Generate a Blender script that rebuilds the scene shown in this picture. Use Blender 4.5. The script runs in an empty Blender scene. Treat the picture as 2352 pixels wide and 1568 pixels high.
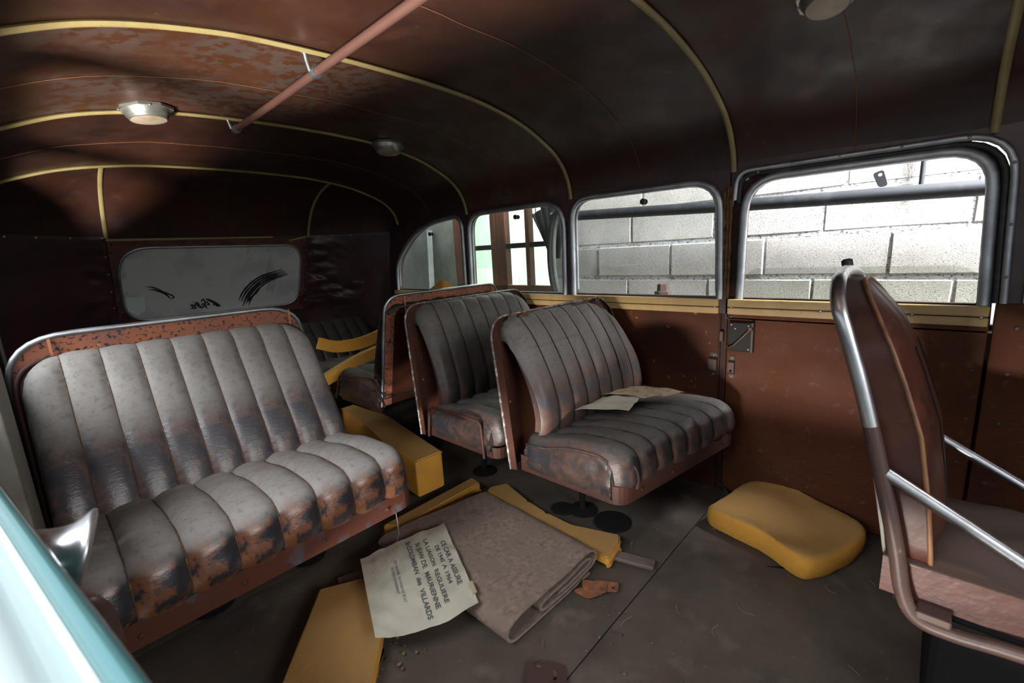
import bpy, bmesh, math, random
from mathutils import Vector, Matrix, noise
random.seed(7)
PI = math.pi
scene = bpy.context.scene
C = scene.collection

# ------------------------------------------------------------------ camera
RIGHT = Vector((0.68152857, -0.72974031, -0.05475286))
DOWN = Vector((-0.17881641, -0.09351545, -0.97942818))
FWD = Vector((0.70960799, 0.677299, -0.194223))
cd = bpy.data.cameras.new('camera'); cam = bpy.data.objects.new('camera', cd); C.objects.link(cam)
up = -DOWN; bk = -FWD
m = Matrix(((RIGHT.x, up.x, bk.x, 0), (RIGHT.y, up.y, bk.y, 0), (RIGHT.z, up.z, bk.z, 1.10), (0, 0, 0, 1)))
cam.matrix_world = m
cd.sensor_width = 36; cd.lens = 1032.76 / 2352 * 36
cd.clip_start = 0.01
cd.dof.use_dof = True; cd.dof.focus_distance = 1.9; cd.dof.aperture_fstop = 5.0
scene.camera = cam

# ------------------------------------------------------------------ light
w = bpy.data.worlds.new('world'); scene.world = w; w.use_nodes = True
bg = w.node_tree.nodes['Background']; bg.inputs[0].default_value = (0.80, 0.90, 1.0, 1); bg.inputs[1].default_value = 0.8
def area(name, loc, target, sx, sy, power, col):
    l = bpy.data.lights.new(name, 'AREA'); l.shape = 'RECTANGLE'; l.size = sx; l.size_y = sy; l.energy = power; l.color = col
    o = bpy.data.objects.new(name, l); C.objects.link(o); o.location = loc
    o.rotation_euler = (Vector(target) - Vector(loc)).to_track_quat('-Z', 'Y').to_euler()
    return o
# daylight coming in through the open garage gate ahead of the bus and the open side beside it
area('gate_daylight', (0.2, -4.0, 2.3), (0.9, 0.9, 0.4), 3.6, 1.0, 160, (1.0, 0.99, 0.97))
area('open_sky_beside_the_bus', (-2.4, 0.9, 3.1), (0.4, 1.3, 0.5), 2.6, 2.2, 330, (0.94, 0.97, 1.0))
area('low_left_fill', (-1.7, 0.25, -0.45), (0.5, 1.5, 1.7), 0.5, 0.4, 480, (1.0, 0.94, 0.86))  # area lamp added low outside to light the ceiling; there is no sun
area('alley_fill', (2.28, -0.7, 2.66), (2.40, -0.1, 0.0), 0.5, 2.8, 1120, (0.95, 0.975, 1.0))  # area lamp added under the closed garage roof to brighten the block wall
vs = scene.view_settings
vs.view_transform = 'Standard'; vs.look = 'None'; vs.gamma = 1.0; vs.use_curve_mapping = False
vs.exposure = 0.25

# ------------------------------------------------------------------ materials
def newmat(name):
    mt = bpy.data.materials.new(name); mt.use_nodes = True
    nt = mt.node_tree; b = nt.nodes['Principled BSDF']
    return mt, nt, b
def nd(nt, t, **kw):
    n = nt.nodes.new(t)
    for k, v in kw.items():
        if k in n.inputs.keys(): n.inputs[k].default_value = v
        else: setattr(n, k, v)
    return n
def coords(nt, scale=(1, 1, 1)):
    tc = nd(nt, 'ShaderNodeTexCoord'); mp = nd(nt, 'ShaderNodeMapping'); mp.inputs['Scale'].default_value = scale
    nt.links.new(tc.outputs['Object'], mp.inputs['Vector']); return mp.outputs['Vector']
def noisemask(nt, vec, scale, lo, hi, detail=5, rough=.6, dist=0.0):
    n = nd(nt, 'ShaderNodeTexNoise', Scale=scale, Detail=detail, Roughness=rough, Distortion=dist)
    nt.links.new(vec, n.inputs['Vector'])
    r = nd(nt, 'ShaderNodeMapRange'); r.inputs['From Min'].default_value = lo; r.inputs['From Max'].default_value = hi
    nt.links.new(n.outputs['Fac'], r.inputs['Value']); return r.outputs['Result']
def mixc(nt, fac, a, b):
    mx = nd(nt, 'ShaderNodeMix'); mx.data_type = 'RGBA'
    for key, v in ((0, fac), (6, a), (7, b)):
        if hasattr(v, 'links'): nt.links.new(v, mx.inputs[key])
        else: mx.inputs[key].default_value = v if key == 0 else (*v, 1)
    return mx.outputs[2]
def mul(nt, a, b, op='MULTIPLY'):
    mm = nd(nt, 'ShaderNodeMath'); mm.operation = op
    for i, v in enumerate((a, b)):
        if hasattr(v, 'links'): nt.links.new(v, mm.inputs[i])
        else: mm.inputs[i].default_value = v
    return mm.outputs[0]
def upmask(nt, lo, hi):
    g = nd(nt, 'ShaderNodeNewGeometry'); s = nd(nt, 'ShaderNodeSeparateXYZ'); nt.links.new(g.outputs['Normal'], s.inputs[0])
    r = nd(nt, 'ShaderNodeMapRange'); r.inputs['From Min'].default_value = lo; r.inputs['From Max'].default_value = hi
    nt.links.new(s.outputs['Z'], r.inputs['Value']); return r.outputs['Result']
def bump(nt, b, layers, vec):
    prev = None
    for scale, dist, strength, detail in layers:
        n = nd(nt, 'ShaderNodeTexNoise', Scale=scale, Detail=detail, Roughness=.65); nt.links.new(vec, n.inputs['Vector'])
        bp = nd(nt, 'ShaderNodeBump', Strength=strength, Distance=dist); nt.links.new(n.outputs['Fac'], bp.inputs['Height'])
        if prev: nt.links.new(prev, bp.inputs['Normal'])
        prev = bp.outputs['Normal']
    if prev: nt.links.new(prev, b.inputs['Normal'])
def layered(name, base, layers=(), rough=.5, metal=0.0, bumps=(), scale=(1, 1, 1), dust=None, rough2=None, spec=.5):
    """base colour + (colour, noise scale, lo, hi[, stretch]) layers + dust on upward faces (colour, amount, lo, hi)"""
    mt, nt, b = newmat(name); vec = coords(nt, scale)
    col = base; rg = rough
    col_s = None
    for L in layers:
        v = coords(nt, L[4]) if len(L) > 4 else vec
        fac = noisemask(nt, v, L[1], L[2], L[3])
        col_s = mixc(nt, fac, col_s if col_s is not None else col, L[0])
    if dust:
        f = mul(nt, upmask(nt, dust[2], dust[3]), mul(nt, noisemask(nt, vec, 7, .05, .42), dust[1]))
        col_s = mixc(nt, f, col_s if col_s is not None else col, dust[0])
        rr = nd(nt, 'ShaderNodeMix'); nt.links.new(f, rr.inputs[0]); rr.inputs[2].default_value = rough; rr.inputs[3].default_value = .85
        nt.links.new(rr.outputs[0], b.inputs['Roughness'])
    elif rough2 is not None:
        f = noisemask(nt, vec, 9, .35, .65)
        rr = nd(nt, 'ShaderNodeMix'); nt.links.new(f, rr.inputs[0]); rr.inputs[2].default_value = rough; rr.inputs[3].default_value = rough2
        nt.links.new(rr.outputs[0], b.inputs['Roughness'])
    else: b.inputs['Roughness'].default_value = rough
    if col_s is None: b.inputs['Base Color'].default_value = (*base, 1)
    else: nt.links.new(col_s, b.inputs['Base Color'])
    b.inputs['Metallic'].default_value = metal
    b.inputs['Specular IOR Level'].default_value = spec
    bump(nt, b, bumps, vec)
    return mt
def srgb(r, g, b_): return tuple(((c / 255 + .055) / 1.055) ** 2.4 if c > 10 else c / 255 / 12.92 for c in (r, g, b_))

M = {}
M['roof'] = layered('headliner_leathercloth', (.041, .0142, .0072), [((.022, .0088, .0082), 2.6, .40, .62), ((.066, .025, .010), 5.5, .56, .75), ((.060, .034, .026), 22, .66, .76)],
                    rough=.36, rough2=.54, bumps=[(160, .0008, .35, 2), (9, .006, .25, 4)])
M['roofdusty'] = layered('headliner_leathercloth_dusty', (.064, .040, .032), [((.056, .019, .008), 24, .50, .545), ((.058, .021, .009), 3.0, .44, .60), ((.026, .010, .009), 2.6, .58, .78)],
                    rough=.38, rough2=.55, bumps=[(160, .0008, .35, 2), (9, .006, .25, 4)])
M['leatherwall'] = layered('purple_brown_leathercloth', (.048, .019, .021), [((.030, .013, .015), 4, .45, .6), ((.09, .03, .012), 6, .66, .8)], rough=.33, rough2=.5,
                    bumps=[(150, .0008, .3, 2), (14, .004, .2, 3)])
def leathermat(name, top, mid, low, dark, dust, d_lo, d_hi, z_lo=None, z_hi=None, rough=.34, darkamt=(.44, .60), spec=.6, dustamt=1.0):
    """worn leather: brown grain, blue-black scuffs, dust where the face looks up (and, on backs, above the height the sitter polishes)"""
    mt, nt, b = newmat(name); vec = coords(nt)
    col = mixc(nt, noisemask(nt, vec, 6, .40, .64), mid, low)
    col = mixc(nt, noisemask(nt, vec, 34, .48, .62, detail=10, rough=.7), col, top)
    f = noisemask(nt, vec, 11, *darkamt, detail=12, rough=.74, dist=.35)
    col = mixc(nt, f, col, dark)
    df = mul(nt, upmask(nt, d_lo, d_hi), mul(nt, noisemask(nt, vec, 11, .14, .50, detail=12, rough=.72), dustamt))
    if z_lo is not None:
        tc = nd(nt, 'ShaderNodeTexCoord'); sp = nd(nt, 'ShaderNodeSeparateXYZ'); nt.links.new(tc.outputs['Object'], sp.inputs[0])
        n = nd(nt, 'ShaderNodeTexNoise', Scale=7, Detail=6); nt.links.new(vec, n.inputs['Vector'])
        zz_ = mul(nt, sp.outputs['Z'], mul(nt, mul(nt, n.outputs['Fac'], .5, 'SUBTRACT'), .35), 'ADD')
        r = nd(nt, 'ShaderNodeMapRange'); r.inputs['From Min'].default_value = z_lo; r.inputs['From Max'].default_value = z_hi; r.inputs['To Min'].default_value = .12
        nt.links.new(zz_, r.inputs['Value']); df = mul(nt, df, r.outputs['Result'])
    speck = noisemask(nt, vec, 60, .52, .70, detail=10, rough=.7)
    dcol = mixc(nt, speck, dust, tuple(c * .55 for c in dust))
    dcol = mixc(nt, noisemask(nt, vec, 4, .52, .68), dcol, tuple(c * k for c, k in zip(dust, (.80, .70, .62))))
    col = mixc(nt, df, col, dcol)
    nt.links.new(col, b.inputs['Base Color'])
    rr = nd(nt, 'ShaderNodeMix'); nt.links.new(df, rr.inputs[0]); rr.inputs[2].default_value = rough; rr.inputs[3].default_value = .78
    nt.links.new(rr.outputs[0], b.inputs['Roughness']); b.inputs['Specular IOR Level'].default_value = spec
    v = nd(nt, 'ShaderNodeTexVoronoi', Scale=210); v.feature = 'DISTANCE_TO_EDGE'; nt.links.new(vec, v.inputs['Vector'])
    b1 = nd(nt, 'ShaderNodeBump', Strength=.35, Distance=.0008); nt.links.new(v.outputs['Distance'], b1.inputs['Height'])
    n2 = nd(nt, 'ShaderNodeTexNoise', Scale=38, Detail=6, Roughness=.6); nt.links.new(coords(nt, (1, 1, 2.2)), n2.inputs['Vector'])
    b2 = nd(nt, 'ShaderNodeBump', Strength=.4, Distance=.004); nt.links.new(n2.outputs['Fac'], b2.inputs['Height']); nt.links.new(b1.outputs[0], b2.inputs['Normal'])
    nt.links.new(b2.outputs[0], b.inputs['Normal'])
    return mt
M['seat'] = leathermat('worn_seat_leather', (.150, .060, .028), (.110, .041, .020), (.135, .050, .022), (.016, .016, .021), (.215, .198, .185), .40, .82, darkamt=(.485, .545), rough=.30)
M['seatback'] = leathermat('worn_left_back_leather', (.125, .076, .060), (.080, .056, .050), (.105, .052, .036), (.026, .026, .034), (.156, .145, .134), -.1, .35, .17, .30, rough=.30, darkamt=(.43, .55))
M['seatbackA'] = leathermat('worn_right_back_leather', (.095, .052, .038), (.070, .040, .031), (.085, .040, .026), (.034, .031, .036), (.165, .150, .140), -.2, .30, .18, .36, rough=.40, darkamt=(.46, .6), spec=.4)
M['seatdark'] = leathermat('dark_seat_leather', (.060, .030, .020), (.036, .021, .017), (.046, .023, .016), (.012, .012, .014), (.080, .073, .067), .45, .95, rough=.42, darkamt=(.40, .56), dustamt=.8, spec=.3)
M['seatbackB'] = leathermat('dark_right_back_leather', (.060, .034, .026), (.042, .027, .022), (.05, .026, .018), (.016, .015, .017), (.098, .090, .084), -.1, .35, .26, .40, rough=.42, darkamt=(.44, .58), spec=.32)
M['chairleather'] = layered('red_brown_leather', (.062, .020, .013), [((.034, .013, .011), 6, .45, .62), ((.115, .042, .02), 9, .6, .75)], rough=.38,
                    bumps=[(120, .001, .3, 3), (10, .006, .3, 4)], dust=((.070, .051, .040), .85, .6, .98), spec=.3)
M['brown'] = layered('brown_painted_panel', (.082, .0245, .0095), [((.054, .0165, .0075), 3, .45, .65), ((.105, .045, .027), 34, .60, .72), ((.17, .06, .024), 20, .72, .77)],
                    rough=.50, rough2=.68, bumps=[(34, .008, .6, 6), (110, .002, .4, 2)], spec=.16)
M['brownscr'] = layered('scratched_brown_panel', (.066, .0195, .0085), [((.040, .0135, .0075), 3, .45, .65), ((.38, .13, .045), 17, .665, .69), ((.36, .14, .05), 46, .70, .73, (1, .35, 1))],
                    rough=.50, rough2=.68, bumps=[(30, .003, .3, 5)], spec=.16)
M['shellbrown'] = layered('brown_seat_shell', (.050, .017, .010), [((.030, .012, .009), 5, .45, .65), ((.16, .1, .07), 30, .68, .74)], rough=.5, rough2=.65, spec=.15)
M['rail'] = layered('brown_painted_rail', (.058, .017, .010), [((.05, .045, .055), 16, .56, .66), ((.06, .022, .017), 6, .5, .7)], rough=.5, rough2=.65, spec=.2, bumps=[(60, .001, .2, 3)])
M['raildark'] = layered('dark_rail', (.040, .016, .012), [((.024, .014, .014), 9, .45, .65), ((.10, .05, .032), 30, .66, .74)], rough=.55, spec=.15)
M['orange'] = layered('orange_brown_paint_spotted', (.34, .115, .052), [((.24, .098, .066), 5, .42, .62), ((.030, .024, .034), 75, .565, .59, (1, .6, 1.2)), ((.50, .22, .08), 6.5, .665, .68)],
                    rough=.42, rough2=.6, bumps=[(50, .001, .3, 3)])
M['cream'] = layered('cream_paint', (.42, .285, .12), [((.33, .21, .085), 5, .45, .65), ((.10, .05, .03), 26, .67, .70, (1, .3, 1))], rough=.42, rough2=.6)
M['piping'] = layered('cream_piping', (.25, .20, .085), [((.20, .14, .05), 9, .5, .7), ((.06, .04, .02), 60, .70, .74)], rough=.5)
M['thread'] = layered('orange_thread', (.16, .062, .024), rough=.8)
M['seamblack'] = layered('black_seam', (.010, .008, .008), rough=.9)
M['seamdark'] = layered('dirty_seam', (.060, .032, .020), [((.17, .09, .04), 60, .55, .65)], rough=.9)
M['tanpiping'] = layered('tan_worn_piping', (.19, .085, .036), [((.10, .042, .022), 18, .5, .65)], rough=.5)
M['alu'] = layered('dull_aluminium', (.44, .46, .48), [((.32, .34, .36), 10, .45, .65)], rough=.40, metal=1.0, rough2=.55)
M['chrome'] = layered('worn_chrome', (.56, .56, .58), [((.40, .38, .37), 14, .5, .7)], rough=.26, metal=1.0, rough2=.4)
M['lampmetal'] = layered('lamp_aluminium', (.36, .36, .34), [((.45, .43, .38), 12, .5, .7)], rough=.36, metal=.85)
M['lampglass'] = layered('frosted_lamp_glass', (.36, .30, .22), [((.27, .2, .13), 9, .5, .65)], rough=.35)
M['pinkpipe'] = layered('pink_brown_painted_pipe', (.095, .044, .034), [((.10, .045, .032), 12, .56, .64, (1, .4, 1))], rough=.42, rough2=.6)
M['foam'] = layered('yellow_foam', (.56, .27, .045), [((.45, .22, .045), 5, .45, .68), ((.20, .12, .05), 40, .72, .76), ((.30, .17, .05), 90, .60, .72)], rough=.95, bumps=[(240, .0035, .7, 2), (30, .004, .3, 4)], dust=((.330, .190, .068), 1.0, .5, .97), spec=.1)
M['carpet'] = layered('grey_brown_felt_carpet', (.235, .178, .148), [((.155, .115, .096), 60, .40, .62), ((.19, .143, .118), 14, .42, .62), ((.12, .09, .078), 5, .63, .72)], rough=1.0, bumps=[(330, .003, .8, 2), (60, .003, .4, 3)], spec=.1)
M['paper'] = layered('aged_paper', (.40, .37, .305), [((.32, .29, .235), 7, .5, .7), ((.34, .29, .22), 30, .72, .76)], rough=.7, bumps=[(14, .006, .5, 3)])
M['ink'] = layered('grey_ink', (.055, .055, .06), rough=.7)
M['inkpale'] = layered('pale_grey_ink', (.16, .155, .15), rough=.7)
M['floor'] = layered('dusty_floor_sheet', (.070, .053, .040), [((.044, .033, .025), 3, .42, .62), ((.096, .076, .059), 9, .56, .72), ((.055, .043, .035), 28, .66, .72), ((.16, .13, .105), 70, .66, .76)], rough=.62, rough2=.8,
                    bumps=[(70, .002, .3, 4), (8, .004, .2, 3)])
M['dark'] = layered('black_painted_metal', (.010, .009, .009), rough=.75, spec=.1)
M['rubber'] = layered('black_rubber', (.022, .022, .024), [((.06, .06, .062), 18, .6, .75)], rough=.6)
M['lockblack'] = layered('black_lock_plate', (.020, .018, .018), [((.06, .03, .025), 20, .66, .75)], rough=.5, spec=.12)
M['bracket'] = layered('grey_brown_bracket', (.062, .036, .030), [((.040, .023, .02), 20, .5, .7), ((.14, .10, .09), 45, .66, .74)], rough=.42, spec=.35)
M['rimworn'] = layered('chipped_rim', (.10, .075, .066), [((.32, .30, .29), 50, .52, .60), ((.045, .02, .015), 30, .55, .65)], rough=.45)
M['screw'] = layered('dull_screw', (.30, .25, .22), rough=.4, metal=.8)
M['kraft'] = layered('torn_kraft_paper', (.34, .255, .165), [((.20, .14, .085), 40, .5, .62)], rough=.9)
M['rust'] = layered('rusty_iron', (.165, .062, .030), [((.30, .105, .035), 30, .5, .65), ((.07, .03, .02), 14, .55, .7)], rough=.8, bumps=[(120, .001, .5, 3)])
M['wood'] = layered('grey_wood', (.115, .085, .07), [((.07, .05, .042), 20, .45, .6, (1, .2, 1))], rough=.75)
M['trimraw'] = layered('torn_brown_trim', (.13, .062, .024), [((.42, .27, .08), 55, .60, .68, (1, 1, .5)), ((.05, .026, .014), 30, .5, .6)], rough=.85, bumps=[(120, .004, .6, 3)])
M['rearframe'] = layered('worn_brown_frame', (.095, .036, .024), [((.26, .07, .03), 9, .60, .70), ((.05, .024, .018), 14, .5, .62), ((.17, .11, .075), 30, .66, .74)], rough=.55)
M['block'] = layered('concrete_block', (.62, .60, .56), [((.52, .50, .46), 9, .45, .7), ((.46, .44, .41), 120, .50, .62), ((.10, .095, .09), 170, .605, .645)], rough=.95, bumps=[(190, .0035, .7, 3)], spec=.1)
M['mortar'] = layered('rough_mortar', (.60, .61, .62), [((.20, .20, .205), 75, .54, .62)], rough=1.0, bumps=[(90, .008, .9, 4)], spec=.1)
M['plaster'] = layered('grey_green_plaster', (.36, .37, .33), [((.27, .28, .25), 5, .45, .65), ((.28, .29, .26), 18, .62, .74, (1, 1, .2))], rough=.9, bumps=[(20, .01, .4, 4)])
M['oldboard'] = layered('grey_board', (.26, .27, .27), [((.18, .19, .19), 6, .45, .65)], rough=.8)
M['darkpipe'] = layered('dark_grey_pipe', (.028, .030, .034), [((.055, .057, .06), 14, .5, .7)], rough=.6, spec=.25)
M['mint'] = layered('mint_plaster', (.52, .66, .58), [((.60, .72, .65), 3, .4, .65)], rough=.8)
M['white'] = layered('white_paint', (.82, .84, .82), rough=.6)
M['redwood'] = layered('red_brown_wood', (.205, .072, .042), [((.13, .045, .03), 12, .45, .65, (1, 1, .15))], rough=.55)
M['ground'] = layered('concrete_ground', (.30, .29, .27), [((.22, .21, .2), 3, .45, .65)], rough=.9)
M['garage'] = layered('garage_roof_boards', (.12, .10, .085), rough=.9)
M['debris'] = layered('dry_debris', (.16, .105, .06), [((.06, .04, .03), 40, .5, .6)], rough=.9)
M['needle'] = layered('dry_pine_needle', (.20, .115, .055), rough=.8)
M['teal'] = layered('teal_gloss_paint', (.085, .21, .22), rough=.12, spec=1.0, metal=.35)
M['doorsheen'] = layered('gloss_paint_pale_sky_sheen', (.42, .50, .50), rough=.12, spec=.9)  # pale base colour holds the sky reflection on the teal gloss
M['teal'].node_tree.nodes['Principled BSDF'].inputs['Coat Weight'].default_value = .6
M['jamb'] = layered('weathered_jamb', (.15, .138, .115), [((.20, .19, .165), 9, .5, .7), ((.13, .075, .055), 5, .56, .7)], rough=.6)
M['cord'] = layered('grey_cord', (.2, .19, .18), rough=.6)
M['bluetuft'] = layered('blue_lint', (.05, .085, .17), rough=1.0)
M['sticker'] = layered('pale_sticker', (.50, .60, .58), rough=.5)
M['smear'] = layered('wiped_dark_glass', (.030, .034, .036), rough=.2)
M['dustyglass'] = layered('dusty_grey_glass', (.46, .48, .465), [((.37, .39, .38), 2.2, .5, .56), ((.51, .51, .475), 60, .55, .75), ((.34, .35, .325), 5, .60, .64, (1, 1, .25))], rough=.6)  # dust grey, lightened to include light coming through from behind

def glassmat(name, tint, dustcol, dust, gloss):
    mt = bpy.data.materials.new(name); mt.use_nodes = True; nt = mt.node_tree; nt.nodes.clear()
    out = nd(nt, 'ShaderNodeOutputMaterial'); tr = nd(nt, 'ShaderNodeBsdfTransparent'); tr.inputs[0].default_value = (*tint, 1)
    df = nd(nt, 'ShaderNodeBsdfDiffuse'); df.inputs[0].default_value = (*dustcol, 1)
    gl = nd(nt, 'ShaderNodeBsdfGlossy'); gl.inputs['Roughness'].default_value = .03
    m1 = nd(nt, 'ShaderNodeMixShader'); m2 = nd(nt, 'ShaderNodeMixShader')
    vec = coords(nt, (1, 1, .25)); f = mul(nt, noisemask(nt, vec, 9, .2, .8), dust)
    nt.links.new(f, m1.inputs[0]); nt.links.new(tr.outputs[0], m1.inputs[1]); nt.links.new(df.outputs[0], m1.inputs[2])
    m2.inputs[0].default_value = gloss
    nt.links.new(m1.outputs[0], m2.inputs[1]); nt.links.new(gl.outputs[0], m2.inputs[2]); nt.links.new(m2.outputs[0], out.inputs[0])
    return mt
M['glass'] = glassmat('window_glass', (.95, .97, .96), (.5, .5, .47), .05, .04)
M['glassdusty'] = glassmat('dusty_window_glass', (.86, .90, .87), (.30, .33, .29), .16, .04)
M['glassdoor'] = glassmat('lowered_door_glass', (.86, .88, .85), (.5, .5, .45), .06, .03)

# ------------------------------------------------------------------ builders
def bm_new(): return bmesh.new()
WLOC = {}
def obj(name, bm, mat, parent=None, label=None, cat=None, group=None, kind=None, smooth=False, recalc=True):
    if recalc: bmesh.ops.recalc_face_normals(bm, faces=bm.faces)
    xs = [v.co.copy() for v in bm.verts]
    lo = Vector((min(v.x for v in xs), min(v.y for v in xs), min(v.z for v in xs))); hi = Vector((max(v.x for v in xs), max(v.y for v in xs), max(v.z for v in xs)))
    c = Vector(((lo.x + hi.x) / 2, (lo.y + hi.y) / 2, lo.z))
    for v in bm.verts: v.co -= c
    if smooth:
        for f in bm.faces: f.smooth = True
        for e in bm.edges:
            if len(e.link_faces) == 2 and e.calc_face_angle(0) > .9: e.smooth = False
    me = bpy.data.meshes.new(name); bm.to_mesh(me); bm.free()
    me.materials.append(M[mat])
    o = bpy.data.objects.new(name, me); C.objects.link(o)
    WLOC[o] = c
    if parent: o.parent = parent; o.location = c - WLOC[parent]
    else: o.location = c
    tag(o, label, cat, group, kind)
    return o
def tag(o, label=None, cat=None, group=None, kind=None):
    if label: o['label'] = label
    if cat: o['category'] = cat
    if group: o['group'] = group
    if kind: o['kind'] = kind
def thing(name, loc, label, cat=None, group=None, kind=None):
    o = bpy.data.objects.new(name, None); C.objects.link(o); o.location = loc; o.empty_display_size = .05
    WLOC[o] = Vector(loc); tag(o, label, cat, group, kind); return o
def autosmooth(o, ang=40):
    for p in o.data.polygons: p.use_smooth = True
    try: o.data.set_sharp_from_angle(angle=math.radians(ang))
    except Exception: pass
    return o
def add_box(bm, lo, hi, bev=0.0, seg=2, rot=None, piv=None):
    lo = Vector(lo); hi = Vector(hi)
    r = bmesh.ops.create_cube(bm, size=1.0); vs_ = r['verts']; c = (lo + hi) / 2; s = hi - lo
    for v in vs_: v.co = Vector((v.co.x * s.x, v.co.y * s.y, v.co.z * s.z)) + c
    if bev > 0:
        es = list({e for v in vs_ for e in v.link_edges})
        g = bmesh.ops.bevel(bm, geom=es, offset=bev, segments=seg, profile=.5, affect='EDGES'); vs_ = list({v for f in g['faces'] for v in f.verts} | {v for v in vs_ if v.is_valid})
    if rot is not None:
        bmesh.ops.rotate(bm, cent=piv if piv is not None else c, matrix=rot, verts=vs_)
    return vs_
def catmull(pts, n=8, closed=False):
    P = [Vector(p) for p in pts]; out = []
    N = len(P); rng = range(N if closed else N - 1)
    for i in rng:
        p0 = P[(i - 1) % N] if closed or i > 0 else P[0] * 2 - P[1]
        p1 = P[i]; p2 = P[(i + 1) % N]
        p3 = P[(i + 2) % N] if closed or i + 2 < N else P[-1] * 2 - P[-2]
        for k in range(n):
            t = k / n
            out.append(.5 * ((2 * p1) + (p2 - p0) * t + (2 * p0 - 5 * p1 + 4 * p2 - p3) * t * t + (3 * p1 - p0 - 3 * p2 + p3) * t ** 3))
    if not closed: out.append(P[-1].copy())
    return out
def round_poly(pts, rads, n=6, closed=True):
    """2D polygon with rounded corners"""
    P = [Vector(p) for p in pts]; N = len(P); out = []
    for i in range(N):
        if not closed and i in (0, N - 1): out.append(P[i].copy()); continue
        r = rads[i] if isinstance(rads, (list, tuple)) else rads
        a = P[(i - 1) % N] - P[i]; b = P[(i + 1) % N] - P[i]
        if r <= 0: out.append(P[i].copy()); continue
        an = a.normalized(); bn = b.normalized()
        t = min(r, a.length * .49, b.length * .49)
        s = P[i] + an * t; e = P[i] + bn * t
        for k in range(n + 1):
            u = k / n; out.append((1 - u) ** 2 * s + 2 * u * (1 - u) * P[i] + u * u * e)
    return out
def add_tube(bm, pts, r, sides=10, closed=False, caps=True, flat=None, upref=None):
    """sweep a circle (or ellipse r x flat) along 3D points"""
    P = [Vector(p) for p in pts]; N = len(P); rings = []
    T = []
    for i in range(N):
        if closed: t = P[(i + 1) % N] - P[(i - 1) % N]
        else: t = P[min(i + 1, N - 1)] - P[max(i - 1, 0)]
        T.append(t.normalized())
    u = Vector(upref) if upref else Vector((0, 0, 1))
    if abs(T[0].dot(u)) > .95 and not upref: u = Vector((1, 0, 0))
    nrm = (u - T[0] * u.dot(T[0])).normalized()
    for i in range(N):
        if upref: u2 = Vector(upref)
        else: u2 = nrm
        q = u2 - T[i] * u2.dot(T[i])
        nrm = q.normalized() if q.length > 1e-6 else nrm
        bn = T[i].cross(nrm)
        rr = r[i] if isinstance(r, (list, tuple)) else r
        ring = []
        for k in range(sides):
            a = 2 * PI * k / sides
            ring.append(bm.verts.new(P[i] + nrm * math.cos(a) * (flat if flat else rr) + bn * math.sin(a) * rr))
        rings.append(ring)
    for i in range(N if closed else N - 1):
        A = rings[i]; B = rings[(i + 1) % N]
        for k in range(sides): bm.faces.new((A[k], A[(k + 1) % sides], B[(k + 1) % sides], B[k]))
    if caps and not closed:
        bm.faces.new(rings[0][::-1]); bm.faces.new(rings[-1])
    return rings
def add_grid(bm, rows, closed_u=False):
    vv = [[bm.verts.new(p) for p in r] for r in rows]
    for i in range(len(vv) - 1):
        n = len(vv[i])
        for j in range(n if closed_u else n - 1):
            bm.faces.new((vv[i][j], vv[i][(j + 1) % n], vv[i + 1][(j + 1) % n], vv[i + 1][j]))
    return vv
def add_slab(bm, top, bot):
    """closed solid between two matching grids of points"""
    a = add_grid(bm, top); b = add_grid(bm, bot)
    R_, Cn = len(a), len(a[0])
    for j in range(Cn - 1):
        bm.faces.new((a[0][j], b[0][j], b[0][j + 1], a[0][j + 1])); bm.faces.new((a[-1][j], a[-1][j + 1], b[-1][j + 1], b[-1][j]))
    for i in range(R_ - 1):
        bm.faces.new((a[i][0], a[i + 1][0], b[i + 1][0], b[i][0])); bm.faces.new((a[i][-1], b[i][-1], b[i + 1][-1], a[i + 1][-1]))
def add_lathe(bm, prof, origin, axis, seg=20, upv=None):
    """prof: (radius, height) along axis"""
    ax = Vector(axis).normalized(); o = Vector(origin)
    q = Vector((0, 0, 1)) if abs(ax.z) < .9 else Vector((1, 0, 0))
    e1 = (q - ax * q.dot(ax)).normalized(); e2 = ax.cross(e1)
    rings = []
    for r, h in prof:
        rings.append([bm.verts.new(o + ax * h + (e1 * math.cos(2 * PI * k / seg) + e2 * math.sin(2 * PI * k / seg)) * max(r, 1e-4)) for k in range(seg)])
    for i in range(len(rings) - 1):
        for k in range(seg): bm.faces.new((rings[i][k], rings[i][(k + 1) % seg], rings[i + 1][(k + 1) % seg], rings[i + 1][k]))
    bm.faces.new(rings[0][::-1]); bm.faces.new(rings[-1])
def add_prism(bm, poly, fn, th):
    """closed prism: 2D polygon mapped by fn(a,b,0) and fn(a,b,th)"""
    A = [bm.verts.new(fn(p[0], p[1], 0)) for p in poly]; B = [bm.verts.new(fn(p[0], p[1], th)) for p in poly]
    n = len(poly)
    es = [bm.edges.new((A[i], A[(i + 1) % n])) for i in range(n)]; bmesh.ops.triangle_fill(bm, use_beauty=True, edges=es)
    es = [bm.edges.new((B[i], B[(i + 1) % n])) for i in range(n)]; bmesh.ops.triangle_fill(bm, use_beauty=True, edges=es)
    for i in range(n): bm.faces.new((A[i], A[(i + 1) % n], B[(i + 1) % n], B[i]))
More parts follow.
